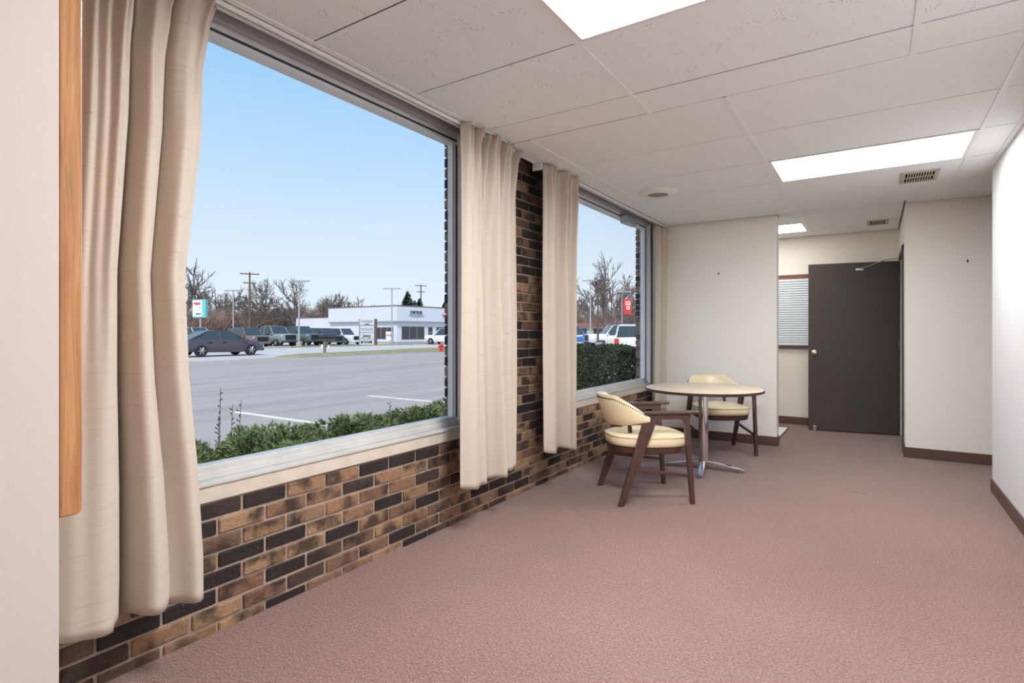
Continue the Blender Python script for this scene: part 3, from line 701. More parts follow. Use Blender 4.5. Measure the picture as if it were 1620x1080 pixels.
def make_chair(label):
    """armchair; local +y is forward, x to the side, origin on the floor between the four feet"""
    t = empty('armchair', label=label, cat='armchair', group='cream vinyl armchairs'); W = .265; s0 = .246; th = .014
    Ms = lambda x: Matrix(((0, 0, 1, x), (1, 0, 0, -s0), (0, 1, 0, 0), (0, 0, 0, 1)))   # polygon (s, z) -> (y, z), thickness along x
    for sg in (-1, 1):
        x = sg * W
        rear = [(-.034, 0), (.030 + .0, .20), (.060, .30), (.150, .585), (.160, .632), (.262, .632), (.262, .600), (.236, .578), (.150, .36), (.125, .297), (.004, 0)]
        rear = [(-.034, 0), (.158, .622), (.160, .632), (.262, .632), (.272, .597), (.250, .588), (.236, .572), (.125, .297), (.004, 0)]
        front = [(.488, 0), (.458, .37), (.443, .54), (.436, .575), (.418, .593), (.395, .597), (.395, .632), (.476, .632), (.496, .37), (.520, 0)]
        MB().prism(rear, -th, th, M=Ms(x)).build('leg', M['darkwood'], t, bevel=.004)
        MB().prism(front, -th, th, M=Ms(x)).build('leg', M['darkwood'], t, bevel=.004)
        MB().prism([(.25, .596), (.41, .596), (.41, .632), (.25, .632)], -th + .001, th - .001, M=Ms(x)).build('arm_rail', M['darkwood'], t)
        # arm rest: flat paddle, slightly wider at the front
        pa = [(-.026, .150), (.026, .150), (.030, .30), (.031, .46), (.026, .535), (.012, .55), (-.012, .55), (-.026, .535), (-.031, .46), (-.030, .30)]
        MB().prism([(a + x, b - s0) for a, b in pa], .632, .653).build('armrest', M['darkwood'], t, bevel=.007, seg=3)
        MB().prism([(.098, .238), (.480, .188), (.480, .210), (.104, .262)], -.010, .010, M=Ms(x)).build('stretcher', M['darkwood'], t, bevel=.003)
    # seat hoop under the cushion (bowed front and back rails)
    def outline(k, n=40):
        pts = []
        for i in range(n):
            a = 2 * math.pi * i / n; c, s = math.cos(a), math.sin(a)
            ex = .55 if s > 0 else .78
            px_ = math.copysign(abs(c) ** .62, c) * .249 * k; py_ = math.copysign(abs(s) ** ex, s) * (.262 if s > 0 else .285) * k
            if s < 0: px_ *= 1 - .12 * abs(s)
            pts.append((px_, py_ + .012))
        return pts
    rg = lambda k, z: [(a, b, z) for a, b in outline(k)]
    MB().loft([rg(.92, .343), rg(.96, .350), rg(.985, .388), rg(.9, .392)]).build('seat_rail', M['darkwood'], t, smooth=True)
    cu = MB().loft([rg(.90, .389), rg(1.0, .396), rg(1.012, .42), rg(1.012, .452), rg(.995, .461), rg(.93, .470), rg(.75, .481), rg(.45, .488), rg(.15, .490)])
    se = cu.build('seat', M['vinyl'], t, smooth=True, sharp=0)
    MB().path([(a * 1.012, b * 1.012, .458) for a, b in outline(1.0)], .0045, 6, closed=True).build('piping', M['piping'], se, smooth=True)
    # wrap-round backrest
    nA, nH = 40, 10; thick = .038
    def bp(u, v, off):
        """u -1..1 round the back, v 0..1 upward"""
        a = abs(u); sgn = 1 if u > 0 else -1
        ztop = .752 - .004 * a - .135 * max(0, (a - .42) / .58) ** 1.25; zbot = .535 + .045 * a ** 2
        z = lerp(zbot, ztop, v)
        lean = (z - .54) * .33 * (1 - a ** 2)
        xs = math.sin(u * 1.45) / math.sin(1.45) * (.266)
        ys = (.19 - .20 * (math.cos(u * 1.45) - math.cos(1.45)) / (1 - math.cos(1.45))) - s0
        nx, ny = math.sin(u * 1.45), -math.cos(u * 1.45)
        r = .012 * (1 - (2 * v - 1) ** 4)
        return Vector((xs + nx * (off * thick / 2 + (r if off > 0 else -r)), ys - lean + ny * (off * thick / 2 + (r if off > 0 else -r)), z))
    rings = []
    for i in range(nA + 1):
        u = -1 + 2 * i / nA; ring = [bp(u, k / nH, 1) for k in range(nH + 1)] + [bp(u, 1 - k / nH, -1) for k in range(nH + 1)]
        rings.append(ring)
    bk = MB().loft(rings).build('backrest', M['vinyl'], t, smooth=True, sharp=60)
    nl = MB()
    for i in range(1, 58):
        u = -.97 + 1.94 * i / 58; p = bp(u, .90, 1.0); q = bp(u, .90, 1.18); nl.tube(p, q + (q - p) * .5, .0052, .003, n=7)
    o = nl.build('nailheads', M['nail'], bk); tag(o, kind='stuff')
    # wooden spine joining rail and back
    for sg in (-1, 1): MB().prism([(.105, .34), (.135, .34), (.10, .60), (.075, .60)], -.012, .012, M=Ms(sg * .12)).build('back_support', M['darkwood'], t, bevel=.003)
    return t
ch = make_chair('cream vinyl armchair with dark wood arms, its back to the brick wall')
f1 = math.atan2(.637, .77); ch.rotation_euler = (0, 0, f1 - math.pi / 2)
ch.location = (.775, 3.985, 0)
ch2 = copy_tree(ch); ch2['label'] = 'cream vinyl armchair behind the round table, against the cream wall'
f2 = math.atan2(-.819, .574); ch2.rotation_euler = (0, 0, f2 - math.pi / 2)
ch2.location = (1.099 - .265 * .819, 6.024 - .265 * .574, 0)

# ================================================================== outside
G = -.15
Fv = Vector((-math.sin(YAW), math.cos(YAW), 0)); Rv = Vector((math.cos(YAW), math.sin(YAW), 0))
def at(u, D, z=G):
    """site plan: bearing column u and distance D in front of the windows -> world point"""
    p = Vector((EYE.x, EYE.y, 0)) + Fv * D + Rv * ((u - 810) / FPX * D); return Vector((p.x, p.y, z))
tag(MB().box(-300, -.2, -160, 320, -1.0, G - .06).build('ground', M['grass']), kind='structure')
tag(MB().box(-24.2, -2.25, -12, 90, G - .3, G).build('parking_lot', M['asphalt']), kind='structure')
tag(MB().box(-40.5, -24.2, -120, 200, G - .3, G + .005).build('road', M['road']), kind='structure')
tag(MB().box(-70, -42.0, 0, 120, G - .3, G + .004).build('dealer_lot', M['road']), kind='structure')
tag(MB().box(-42.0, -40.5, 31, 50, G - .3, G + .08).build('verge_far', M['grass']), kind='structure')
tag(MB().box(-42.0, -40.5, -60, 31, G - .3, G + .03).build('verge_far_north', M['grass']), kind='structure')
# near verge: mounded grass strip
rings = []
for (y, wd, h) in ((18.0, .1, .02), (18.6, .8, .06), (20, 1.3, .12), (26, 1.5, .16), (30, 1.5, .2), (40, 1.5, .16), (60, 1.4, .12)):
    rings.append([(-24.9 - wd, y, G - .05), (-24.9 - wd * .5, y, G + h), (-24.9 + wd * .5, y, G + h * .9), (-24.9 + wd, y, G - .05)])
tag(MB().loft(rings).build('verge_near', M['grass'], smooth=True, sharp=0), kind='structure')
m = MB().box(-23.55, -23.4, 18.4, 60, G - .1, G + .06); tag(m.build('kerb', M['kerb']), kind='structure')
m = MB().box(-24.3, -23.3, 15.6, 18.2, G - .1, G + .03); tag(m.build('kerb_ramp', M['kerb'], bevel=.02), kind='structure')
tag(MB().box(-2.25, -.2, -10, 12, G - .2, G + .06).build('planting_bed', M['mulch']), kind='structure')
for (x0, x1, y, lb) in ((-6.85, -2.4, 5.3, 'painted white parking stripe next to the juniper bed'), (-6.8, -2.4, 8.2, 'painted white parking stripe nearer the clipped hedge')):
    m = MB(); n = 14
    for i in range(n): m.box(lerp(x0, x1, i / n), lerp(x0, x1, (i + 1) / n), y - .05 + rnd.uniform(-.006, .006), y + .05 + rnd.uniform(-.006, .006), G, G + .006)
    tag(m.build('parking_stripe', M['stripe']), lb, 'parking stripe')

# ---------------- juniper shrubs, clipped hedge, weeds
def juniper_mesh(seed, n=15000, rad=.62, ht=.34):
    r = random.Random(seed); vs = []; fs = []
    for i in range(n):
        a = r.uniform(0, 6.283); q = math.sqrt(r.random()); 
        lump = 1 + .22 * math.sin(3 * a + seed) + .15 * math.sin(7 * a + 2 * seed)
        rad_ = q * rad * lump; top = ht * (1 - (q * .95) ** 2.6) * (1 + .25 * math.sin(5 * a + 9 * q + seed)) + .05
        z = top * (1 - .5 * r.random() ** 2)
        p = Vector((rad_ * math.cos(a), rad_ * math.sin(a), z))
        d = Vector((math.cos(a) * (.3 + q) + r.uniform(-.7, .7), math.sin(a) * (.3 + q) + r.uniform(-.7, .7), r.uniform(.1, 1.1))).normalized()
        L = r.uniform(.03, .065); s = d.orthogonal().normalized(); s.rotate(Matrix.Rotation(r.uniform(0, 6.28), 3, d)); w_ = r.uniform(.004, .008)
        b = len(vs); vs += [p - s * w_ * .5, p + s * w_ * .5, p + d * L * .6 + s * w_, p + d * L, p + d * L * .6 - s * w_]; fs += [(b, b + 1, b + 2, b + 3, b + 4)]
        for sg in (-1, 1):
            dd = (d * .6 + s * sg * .6 + Vector((0, 0, .2))).normalized(); b = len(vs)
            vs += [p + d * L * .25, p + d * L * .25 + dd * L * .5 + d * w_, p + d * L * .4 + dd * L * .25]; fs += [(b, b + 1, b + 2)]
    mb = MB(); mb.v = [tuple(v) for v in vs]; mb.f = fs; return mb.raw('foliage', M['juniper'])
def stems_mesh(seed, rad):
    r = random.Random(seed); mb = MB()
    for i in range(14):
        a = r.uniform(0, 6.28); q = r.uniform(.4, .85) * rad
        mb.path([(0, 0, 0), (math.cos(a) * q * .5, math.sin(a) * q * .5, .14), (math.cos(a) * q, math.sin(a) * q, .24)], [.014, .009, .004], 5)
    return mb.mesh('stems', M['twig'])
jm = [(juniper_mesh(s), stems_mesh(s, .7)) for s in (1, 2, 3)]
jr = random.Random(21); k = 0
for (x, y, s) in [(-1.1 + .06 * (i % 2), .55 + i * .93, 1.0) for i in range(8)] + [(-1.95 - .05 * (i % 2), .95 + i * .9, 1.02) for i in range(8)]:
    t = empty('juniper_shrub', (x, y, G + .05), jr.uniform(0, 6.28), 'low spreading green juniper shrub in the bed under the large window', 'shrub', 'junipers under the large window')
    t.scale = (s, s, s * jr.uniform(.95, 1.15)); a, b = jm[k % 3]; k += 1
    link('foliage', a, t); link('stems', b, t)
# clipped hedge
def hedge(x0, x1, y0, y1, z1, n):
    t = empty('clipped_hedge', ((x0 + x1) / 2, (y0 + y1) / 2, G), label='dark green clipped hedge standing outside the far window', cat='hedge')
    r = random.Random(8); mb = MB(); hx, hy, h = (x1 - x0) / 2, (y1 - y0) / 2, z1 - G
    for i in range(n):
        f = r.random(); x, y, z = r.uniform(-hx, hx), r.uniform(-hy, hy), r.uniform(.05, h)
        if f < .42: y = -hy + r.expovariate(22)
        elif f < .66: z = h - r.expovariate(22)
        elif f < .82: x = (hx - r.expovariate(22)) * (1 if r.random() < .5 else -1)
        p = Vector((x + .03 * math.sin(9 * z), y + .04 * math.sin(7 * x) * math.sin(6 * z), max(.03, z + .03 * math.sin(8 * x) + .02 * r.random())))
        d = Vector((r.uniform(-1, 1), r.uniform(-1, 1), r.uniform(-.3, 1))).normalized(); s = d.orthogonal().normalized(); s.rotate(Matrix.Rotation(r.uniform(0, 6.28), 3, d))
        L = r.uniform(.035, .07); mb.add([p, p + d * L * .5 + s * L * .34, p + d * L, p + d * L * .5 - s * L * .34], [(0, 1, 2, 3)])
    link('foliage', mb.raw('foliage', M['hedge']), t)
    st = MB()
    for i in range(30): a = r.uniform(-hx * .9, hx * .9); b = r.uniform(-hy * .6, hy * .6); st.tube((a, b, 0), (a + r.uniform(-.15, .15), b, h * .8), .012, .004, 5)
    st.build('stems', M['twig'], t)
hedge(-3.4, -.45, 8.75, 9.75, .92, 40000)
# dry weed stalks and straw tuft
def weed(x, y, label, n, h, seed):
    t = MB(); r = random.Random(seed)
    for i in range(n):
        a = r.uniform(0, 6.28); q = r.uniform(0, .10); hh = h * r.uniform(.55, 1)
        p = [(q * math.cos(a), q * math.sin(a), 0), (q * 1.3 * math.cos(a), q * 1.3 * math.sin(a), hh * .5), (q * 1.5 * math.cos(a) + r.uniform(-.03, .03), q * 1.5 * math.sin(a), hh)]
        t.path(p, [.004, .0035, .002], 4)
        for k in range(9):
            z = hh * (.45 + .06 * k); b = r.uniform(0, 6.28); c = Vector((q * 1.4 * math.cos(a), q * 1.4 * math.sin(a), z)); t.tube(c, c + Vector((math.cos(b) * .025, math.sin(b) * .025, .018)), .003, .006, 4)
    tag(t.build('dry_weed', M['twig'], None, (x, y, G + .05)), label, 'weed')
weed(-2.3, 2.52, 'tall dry brown weed stalks rising above the junipers', 4, .98, 3)
weed(-2.1, 4.35, 'short dry weed stalk at the juniper bed edge', 1, .62, 5)
weed(-2.1, 6.2, 'thin dry weed stalk beside the outer brick jamb', 1, .62, 6)
def straw_tuft(x, y, seed, label):
    t = MB(); r = random.Random(seed)
    for i in range(420):
        a = r.uniform(0, 6.28); q = r.uniform(.0, .16); L = r.uniform(.22, .5); o0 = Vector((q * math.cos(a), q * math.sin(a), .0)); d = Vector((math.cos(a), math.sin(a), 0))
        s = d.cross(Vector((0, 0, 1))) * .003; p1 = o0 + d * L * .3 + Vector((0, 0, L * .85)); p2 = o0 + d * L * .95 + Vector((0, 0, L * r.uniform(.5, .95)))
        t.add([o0 - s, o0 + s, p1 + s, p2, p1 - s], [(0, 1, 2, 3, 4)])
    o = link('dry_grass_tuft', t.raw('dry_grass_tuft', M['straw']), None, (x, y, G + .05)); tag(o, label, 'grass tuft')
straw_tuft(-1.02, 2.75, 3, 'pale dry grass tuft growing among the junipers')
straw_tuft(-.98, 1.75, 4, 'pale dry grass tuft at the foot of the large window')

# ---------------- trees
def tree_mesh(seed, H=10.0, levels=5, spread=.55, trunk=.22, twig=.026, start=.22, up=.25):
    r = random.Random(seed); tk = MB(); br = MB()
    def grow(p, d, L, rad, lev):
        mb = tk if lev >= levels - 1 else br
        n = 3 if lev > 0 else 2; sides = 6 if lev >= levels - 1 else (4 if lev > 1 else 3)
        pts = [p]; q = p.copy(); dd = d.copy()
        for i in range(n):
            dd = (dd + Vector((r.uniform(-1, 1), r.uniform(-1, 1), r.uniform(-.4, 1) * up * 2)) * .16).normalized(); q = q + dd * L / n; pts.append(q.copy())
        rs = [lerp(rad, rad * .62, i / n) for i in range(n + 1)]
        for i in range(n): mb.tube(pts[i], pts[i + 1], max(rs[i], twig), max(rs[i + 1], twig * .8), sides, cap=False)
        if lev == 0: return
        k = r.choice((3, 4)) if lev > 1 else r.choice((3, 4, 5))
        for i in range(k):
            f = r.uniform(.35, 1) if i else 1.0
            idx = min(n - 1, int(f * n)); s = f * n - idx; b = pts[idx].lerp(pts[idx + 1], s)
            ax = dd.orthogonal().normalized(); ax.rotate(Matrix.Rotation(r.uniform(0, 6.28), 3, dd))
            nd_ = (dd + ax * r.uniform(.5, 1.25) * spread * (1.6 if i else .6) + Vector((0, 0, up * .4))).normalized()
            grow(b, nd_, L * r.uniform(.58, .82), rad * (.62 if i else .72) , lev - 1)
    grow(Vector((0, 0, -.1)), Vector((0, 0, 1)), H * start * 1.25, trunk, levels)
    hmax = max(v[2] for v in br.v)
    k = H / hmax
    for m_ in (tk, br): m_.v = [(a * k, b * k, c * k) for a, b, c in m_.v]
    return tk.raw('trunk', M['bark']), br.raw('branches', M['bark'])
TREES = [tree_mesh(11, spread=.62), tree_mesh(23, spread=.5, up=.3), tree_mesh(37, spread=.75, start=.26), tree_mesh(44, spread=.6, start=.18)]
def bush_mesh(seed):
    r = random.Random(seed); br = MB()
    for i in range(330):
        a = r.uniform(0, 6.28); q = r.uniform(0, 1.2); p = Vector((q * math.cos(a), q * math.sin(a), 0)); L = r.uniform(2.0, 4.6)
        d = Vector((math.cos(a) * .35 * q + r.uniform(-.3, .3), math.sin(a) * .35 * q + r.uniform(-.3, .3), 1)).normalized(); e = p + d * L
        br.tube(p, e, .03, .016, 3, cap=False)
        for k in range(5):
            s = p.lerp(e, r.uniform(.3, .95)); ee = s + (d + Vector((r.uniform(-1, 1), r.uniform(-1, 1), .3)) * .9).normalized() * r.uniform(.5, 1.3); br.tube(s, ee, .018, .012, 3, cap=False)
    return br.raw('branches', M['bark_red'])
BUSH = [bush_mesh(1), bush_mesh(2)]
tr_i = [0]
def tree(u, D, H, kind, label, wide=1.0):
    t = empty('bare_tree', at(u, D), rnd.uniform(0, 6.28), label, 'tree', 'bare trees beyond the road'); k = H / 10
    t.scale = (k * wide, k * wide, k); a, b = TREES[kind]; link('trunk', a, t); link('branches', b, t)
for (u, D, H, kd, wd_, lb) in (
    (289, 70, 10.6, 1, 1.15, 'tall bare tree whose twigs rise behind the aqua pole sign'),
    (338, 94, 9.0, 0, 1.3, 'bare grey tree standing between aqua pole sign and slim lamp post'),
    (366, 102, 9.2, 3, 1.3, 'bare grey tree standing behind the slim lamp post'),
    (393, 86, 9.9, 2, 1.15, 'tall bare tree standing right behind the wooden utility pole'),
    (428, 92, 9.3, 3, 1.3, 'wide bare tree standing behind the pale sage pickup truck'),
    (452, 104, 9.0, 1, 1.3, 'bare tree filling the gap behind the dark green pickup truck'),
    (480, 90, 10.4, 2, 1.05, 'tallest bare tree standing left of the white showroom'),
    (508, 112, 9.0, 3, 1.3, 'bare tree rising behind the low annex of the showroom'),
    (527, 104, 8.6, 0, 1.2, 'bare tree rising where showroom and annex meet'),
    (550, 108, 9.4, 3, 1.35, 'wide bare tree rising behind the showroom roof above the white car'),
    (577, 112, 9.0, 1, 1.3, 'bare tree rising behind the showroom roof above the pylon sign'),
    (961, 78, 12.4, 1, 1.1, 'tall bare tree standing behind the white pickup truck'),
    (972, 84, 10.4, 0, 1.0, 'wide bare tree beside the red pole sign'),
    (917, 98, 8.0, 3, 1.3, 'small bare tree standing beyond the blue pickup truck'),
    (898, 96, 8.6, 2, 1.2, 'bare tree beyond the long low reddish building'),
    (940, 104, 8.4, 0, 1.3, 'bare background tree between the two tall lamp posts'),
    (1012, 100, 9.0, 2, 1.2, 'bare background tree past the red pole sign')):
    tree(u, D, H, kd, lb, wd_)
for i, (u, D, H) in enumerate(((250, 92, 8.6), (205, 98, 9.2), (158, 94, 8.4), (105, 100, 9.0), (45, 98, 9.4), (-30, 104, 9.0))):
    tree(u, D, H, i % 4, 'bare tree farther along the road past the aqua pole sign', 1.3)
for i, (u, D, H) in enumerate(((735, 112, 9.0), (775, 108, 8.4), (815, 112, 9.2), (858, 104, 8.6))):
    tree(u, D, H, (i + 1) % 4, 'bare tree standing between the showroom and the long reddish building', 1.3)
bi = 0
for (u, D, s, lb) in ((306, 90, 1.15, 'below the aqua pole sign'), (330, 84, 1.1, 'behind the dark plum sedan'), (352, 90, 1.2, 'left of the slim lamp post'), (378, 98, 1.25, 'left of the utility pole'), (408, 90, 1.1, 'right of the utility pole'),
                  (440, 96, 1.2, 'behind the pale sage pickup truck'), (468, 100, 1.3, 'behind the tall lamp post'), (492, 104, 1.3, 'behind the showroom annex'), (515, 112, 1.4, 'behind the showroom roof'),
                  (900, 100, 1.0, 'behind the long reddish building'), (925, 98, 1.0, 'behind the blue pickup truck'), (950, 94, 1.15, 'behind the white crew cab'), (978, 96, 1.25, 'beside the red pole sign'), (1004, 96, 1.2, 'behind the outer brick jamb')):
    t = empty('bare_bush', at(u, D), bi * 1.3, 'leafless reddish brown bush ' + lb, 'bush', 'leafless thicket bushes')
    t.scale = (s * 1.2, s * 1.2, s); link('branches', BUSH[bi % 2], t); bi += 1
def conifer(u, D, H, label, seed):
    t = empty('conifer', at(u, D), seed, label, 'tree'); r = random.Random(seed)
    MB().tube((0, 0, 0), (0, 0, H * .97), .16, .03, 7).build('trunk', M['bark'], t)
    f = MB()
    for i in range(900):
        q = r.random() ** .8; z = H * (.12 + .88 * q); rad = (1 - q) ** .8 * H * .42 * r.uniform(.5, 1.05) + .12; a = r.uniform(0, 6.28)
        p = Vector((0, 0, z)); e = Vector((math.cos(a) * rad, math.sin(a) * rad, z - rad * .25 + .1)); s = Vector((-math.sin(a), math.cos(a), .3)) * (.10 + .16 * rad)
        f.add([p, p.lerp(e, .6) + s, e, p.lerp(e, .6) - s], [(0, 1, 2, 3)])
    link('foliage', f.raw('foliage', M['conifer']), t)
conifer(645, 92, 8.2, 'slim dark conifer rising behind the showroom roof', 2)
conifer(664, 98, 7.3, 'broader conifer behind the showroom beside a utility pole', 3)
conifer(656, 96, 6.8, 'short conifer between two others behind the showroom', 5)
conifer(704, 96, 6.6, 'conifer behind the showroom roof next to the brick jamb', 4)

# ---------------- poles
def lamp_post(u, D, H, label, mat, heads=2, base=.0, r=.07):
    t = empty('lamp_post', at(u, D), YAW, label, 'lamp post', 'parking lot lamp posts')
    MB().tube((0, 0, .0), (0, 0, H), r, r * .7, 10).build('pole', mat, t)
    MB().lathe([(.26, 0), (.24, .45), (.1, .5)], 14).build('footing', M['kerb'], t)
    for sg in ((-1, 1) if heads == 2 else (1,)):
        MB().box(min(.0, sg * .95), max(.0, sg * .95), -.16, .16, H - .02, H + .09).build('lamp_head', mat, t, bevel=.02)
lamp_post(369, 60, 5.85, 'slim grey double-headed lamp post behind the dark sedan', M['pole_grey'], r=.08)
lamp_post(473, 50.6, 6.0, 'tall grey double-headed lamp post between parked vehicles', M['pole_grey'], r=.09)
lamp_post(620, 60, 6.05, 'grey double-headed lamp post in front of the showroom corner', M['pole_grey'], r=.09)
lamp_post(934, 64, 7.3, 'grey lamp post beside the blue pickup truck', M['pole_grey'], r=.1)
lamp_post(946, 47, 5.75, 'dark bronze lamp post before the white pickup truck', M['pole_brown'], heads=1, r=.09)
lamp_post(984, 60, 5.7, 'slim grey lamp post near the red pole sign', M['pole_grey'], r=.07)
def utility_pole(u, D, H, label):
    t = empty('utility_pole', at(u, D), YAW + .5, label, 'utility pole')
    MB().tube((0, 0, 0), (0, 0, H), .17, .11, 9).build('pole', M['pole_wood'], t)
    for (z, wd_) in ((H - .25, 1.2), (H - 1.5, .8)):
        MB().box(-wd_, wd_, -.06, .06, z - .07, z + .07).build('crossarm', M['pole_wood'], t)
        for x in (-wd_ * .85, -wd_ * .4, wd_ * .4, wd_ * .85): MB().tube((x, 0, z + .07), (x, 0, z + .25), .04, .03, 6).build('insulator', M['pole_grey'], t)
utility_pole(395, 76, 9.6, 'wooden utility pole with crossarms among the bare trees')
utility_pole(666, 112, 11.0, 'wooden utility pole with crossarms behind the conifers')

# ---------------- lettering
def text(s, size, mat, parent, Mx, name='lettering', ext=.01, sx_=1.0):
    c = bpy.data.curves.new('txt', 'FONT'); c.body = s; c.size = size; c.extrude = ext; c.align_x = 'CENTER'; c.align_y = 'CENTER'; c.resolution_u = 3; c.offset = .012 * size
    tmp = bpy.data.objects.new('txt', c); COL.objects.link(tmp); bpy.context.view_layer.update()
    me = bpy.data.meshes.new_from_object(tmp.evaluated_get(bpy.context.evaluated_depsgraph_get())); bpy.data.objects.remove(tmp, do_unlink=True)
    me.transform(Mx @ Matrix.Diagonal((sx_, 1, 1, 1))); me.materials.clear(); me.materials.append(mat)
    return link(name, me, parent)
UP = Matrix(((1, 0, 0, 0), (0, 0, -1, 0), (0, 1, 0, 0), (0, 0, 0, 1)))       # text in the local xz plane, facing -y

# ---------------- showroom: local x along the right-hand facade, local y along the left-hand one (away), origin at the near corner
cor = at(628, 67.7)
sa = math.atan2(*(lambda v: (v.y, v.x))(Fv * .82 + Rv * .571))
sh = empty('car_showroom', cor, sa, 'white single-storey car showroom with dark shop windows across the road', 'building')
HB, PB = 4.56, 2.72
DL, DR = 12.9, 15.0
def P_(name, mat, *bs, bevel=0, parent=None):
    m = MB()
    for b in bs: m.box(*b)
    return m.build(name, mat, parent or sh, bevel=bevel)
P_('lower_wall', M['white_clad'], (0, DR, 0, DL, 0, PB))
P_('fascia', M['white_clad'], (-.28, DR + .2, -.28, DL, PB, HB))
P_('fascia_trim', M['clad_trim'], (-.32, DR + .2, -.32, DL, PB - .1, PB + .02))
P_('coping', M['cap'], (-.32, DR + .25, -.32, DL + .05, HB, HB + .12))
P_('annex', M['white_clad'], (0.2, 9, DL, DL + 8, 0, 3.35)); P_('annex_coping', M['cap'], (.15, 9, DL, DL + 8, 3.35, 3.45))
P_('plinth', M['clad_trim'], (-.05, DR, -.05, DL, 0, .16))
def shop_window(x0, x1, z0, z1, n, face):
    if face == 'r': B = lambda a, b, c, d, e, f: (a, b, c, d, e, f)
    else: B = lambda a, b, c, d, e, f: (c, d, a, b, e, f)
    wf = P_('shop_window', M['clad_trim'], B(x0, x1, -.03, .05, z0, z1))
    for i in range(n):
        a = lerp(x0, x1, i / n) + .05; b = lerp(x0, x1, (i + 1) / n) - .05
        m = MB().box(*B(a, b, -.045, -.02, z0 + .06, z1 - .06)); m.build('pane', M['shopglass'], wf)
shop_window(.75, 4.75, .45, 2.1, 3, 'r'); shop_window(7.02, 10.6, .45, 2.05, 3, 'r')
shop_window(.6, 3.9, .5, 2.0, 3, 'l')
sd_ = P_('shop_door', M['clad_trim'], (5.45, 6.29, -.03, .05, 0.1, 2.08))
MB().box(5.53, 6.21, -.05, -.02, .2, 1.25).box(5.53, 6.21, -.05, -.02, 1.4, 1.98).build('pane', M['shopglass'], sd_)
gd = P_('garage_door', M['white_clad'], (-.05, .02, 7.6, 11.4, .0, 1.75))
for i in range(1, 5): MB().box(-.06, -.045, 7.6, 11.4, i * .35, i * .35 + .02).build('panel_groove', M['clad_trim'], gd)
P_('downpipe', M['clad_trim'], (-.1, -.02, 6.6, 6.72, 0, PB)); P_('meter_box', M['clad_trim'], (-.16, 0, 6.15, 6.45, .5, 1.1)); P_('meter_box', M['cap'], (-.16, 0, 7.1, 7.3, .5, 1.0))
text('CHRYSLER', .50, M['letter_black'], sh, Matrix.Translation((3.0, -.30, 3.86)) @ UP, ext=.03, sx_=.92)
m = MB(); n = 24
pts = [(1.35 * math.cos(2 * math.pi * i / n), .16 * math.sin(2 * math.pi * i / n)) for i in range(n)]
m.prism(pts, 0, .06, M=Matrix.Translation((3.0, -.29, 3.50)) @ UP); m.build('wing_emblem', M['letter_silver'], sh)
text('DODGE', .62, M['sign_red'], sh, Matrix.Translation((9.0, -.30, 3.55)) @ UP, ext=.03)
# banner by the shop window
o = MB().box(-.02, .02, -.75, .75, .0, 1.0); t = empty('window_banner', at(616, 66.5, G + .45), sa + math.pi / 2, 'small white banner with red dot in front of the showroom window', 'banner')
t.rotation_euler = (0, 0, sa + math.pi / 2 - math.pi)
MB().box(-.6, .6, -.015, .015, .0, 1.0).build('cloth', M['sign_white'], t); 
for x in (-.6, .6): MB().tube((x, 0, -.45), (x, 0, 1.0), .02, n=6).build('stake', M['pole_grey'], t)
for sg in (-1, 1):
    MB().lathe([(.16, 0), (.16, .01)], 16, c=(-.28 * sg, sg * .016, .55), M=Matrix.Rotation(R(90), 4, 'X')).build('red_dot', M['sign_red'], t)
    MB().box(-.05 if sg > 0 else -.5, .5 if sg > 0 else .05, sg * .016 - .004, sg * .016 + .004, .48, .60).build('print_bar', M['sign_red'], t)

# ---------------- pylon sign
pc = at(582, 57.5)
py = empty('pylon_sign', pc, YAW - .22, 'grey pylon sign with four stacked lettered panels before the showroom', 'sign')
MB().box(-.82, .82, -.16, .16, 0, 2.72).build('cabinet', M['sign_grey'], py, bevel=.02)
MB().box(.80, .95, -.2, .2, 0, 2.74).build('side_fin', M['cap'], py); MB().box(-.93, -.80, -.2, .2, 0, 2.72).build('side_fin', M['clad_trim'], py)
for i, (s, z, sz, mt, sx_) in enumerate((('CHRYSLER', 2.42, .25, 'pylon_blue', 1.05), ('DODGE', 1.66, .34, 'clad_trim', 1.1), ('Jeep', 1.0, .50, 'letter_black', 1.1), ('RAM', .34, .42, 'letter_black', 1.1))):
    p = MB().box(-.74, .74, -.19, -.155, z - .30, z + .30).build('sign_panel', M['sign_white'] if i == 9 else M['sign_grey'], py, bevel=.008)
    text(s, sz, M[mt], p, Matrix.Translation((0.1 if s == 'RAM' else 0, -.20, z + (.05 if i == 0 else 0))) @ UP, ext=.008, sx_=sx_)
    if i < 3: MB().box(-.74, .74, -.185, -.16, z - .36, z - .32).build('divider', M['pylon_blue'], py)
m = MB(); m.prism([(.3 * math.cos(i * .4), .045 * math.sin(i * .4)) for i in range(16)], 0, .012, M=Matrix.Translation((0, -.195, 2.2)) @ UP); m.build('wing_emblem', M['letter_black'], py)
m = MB(); m.prism([(-.13, .12), (.13, .12), (.11, -.08), (0, -.16), (-.11, -.08)], 0, .012, M=Matrix.Translation((-.56, -.195, .34)) @ UP); m.build('ram_emblem', M['letter_black'], py)

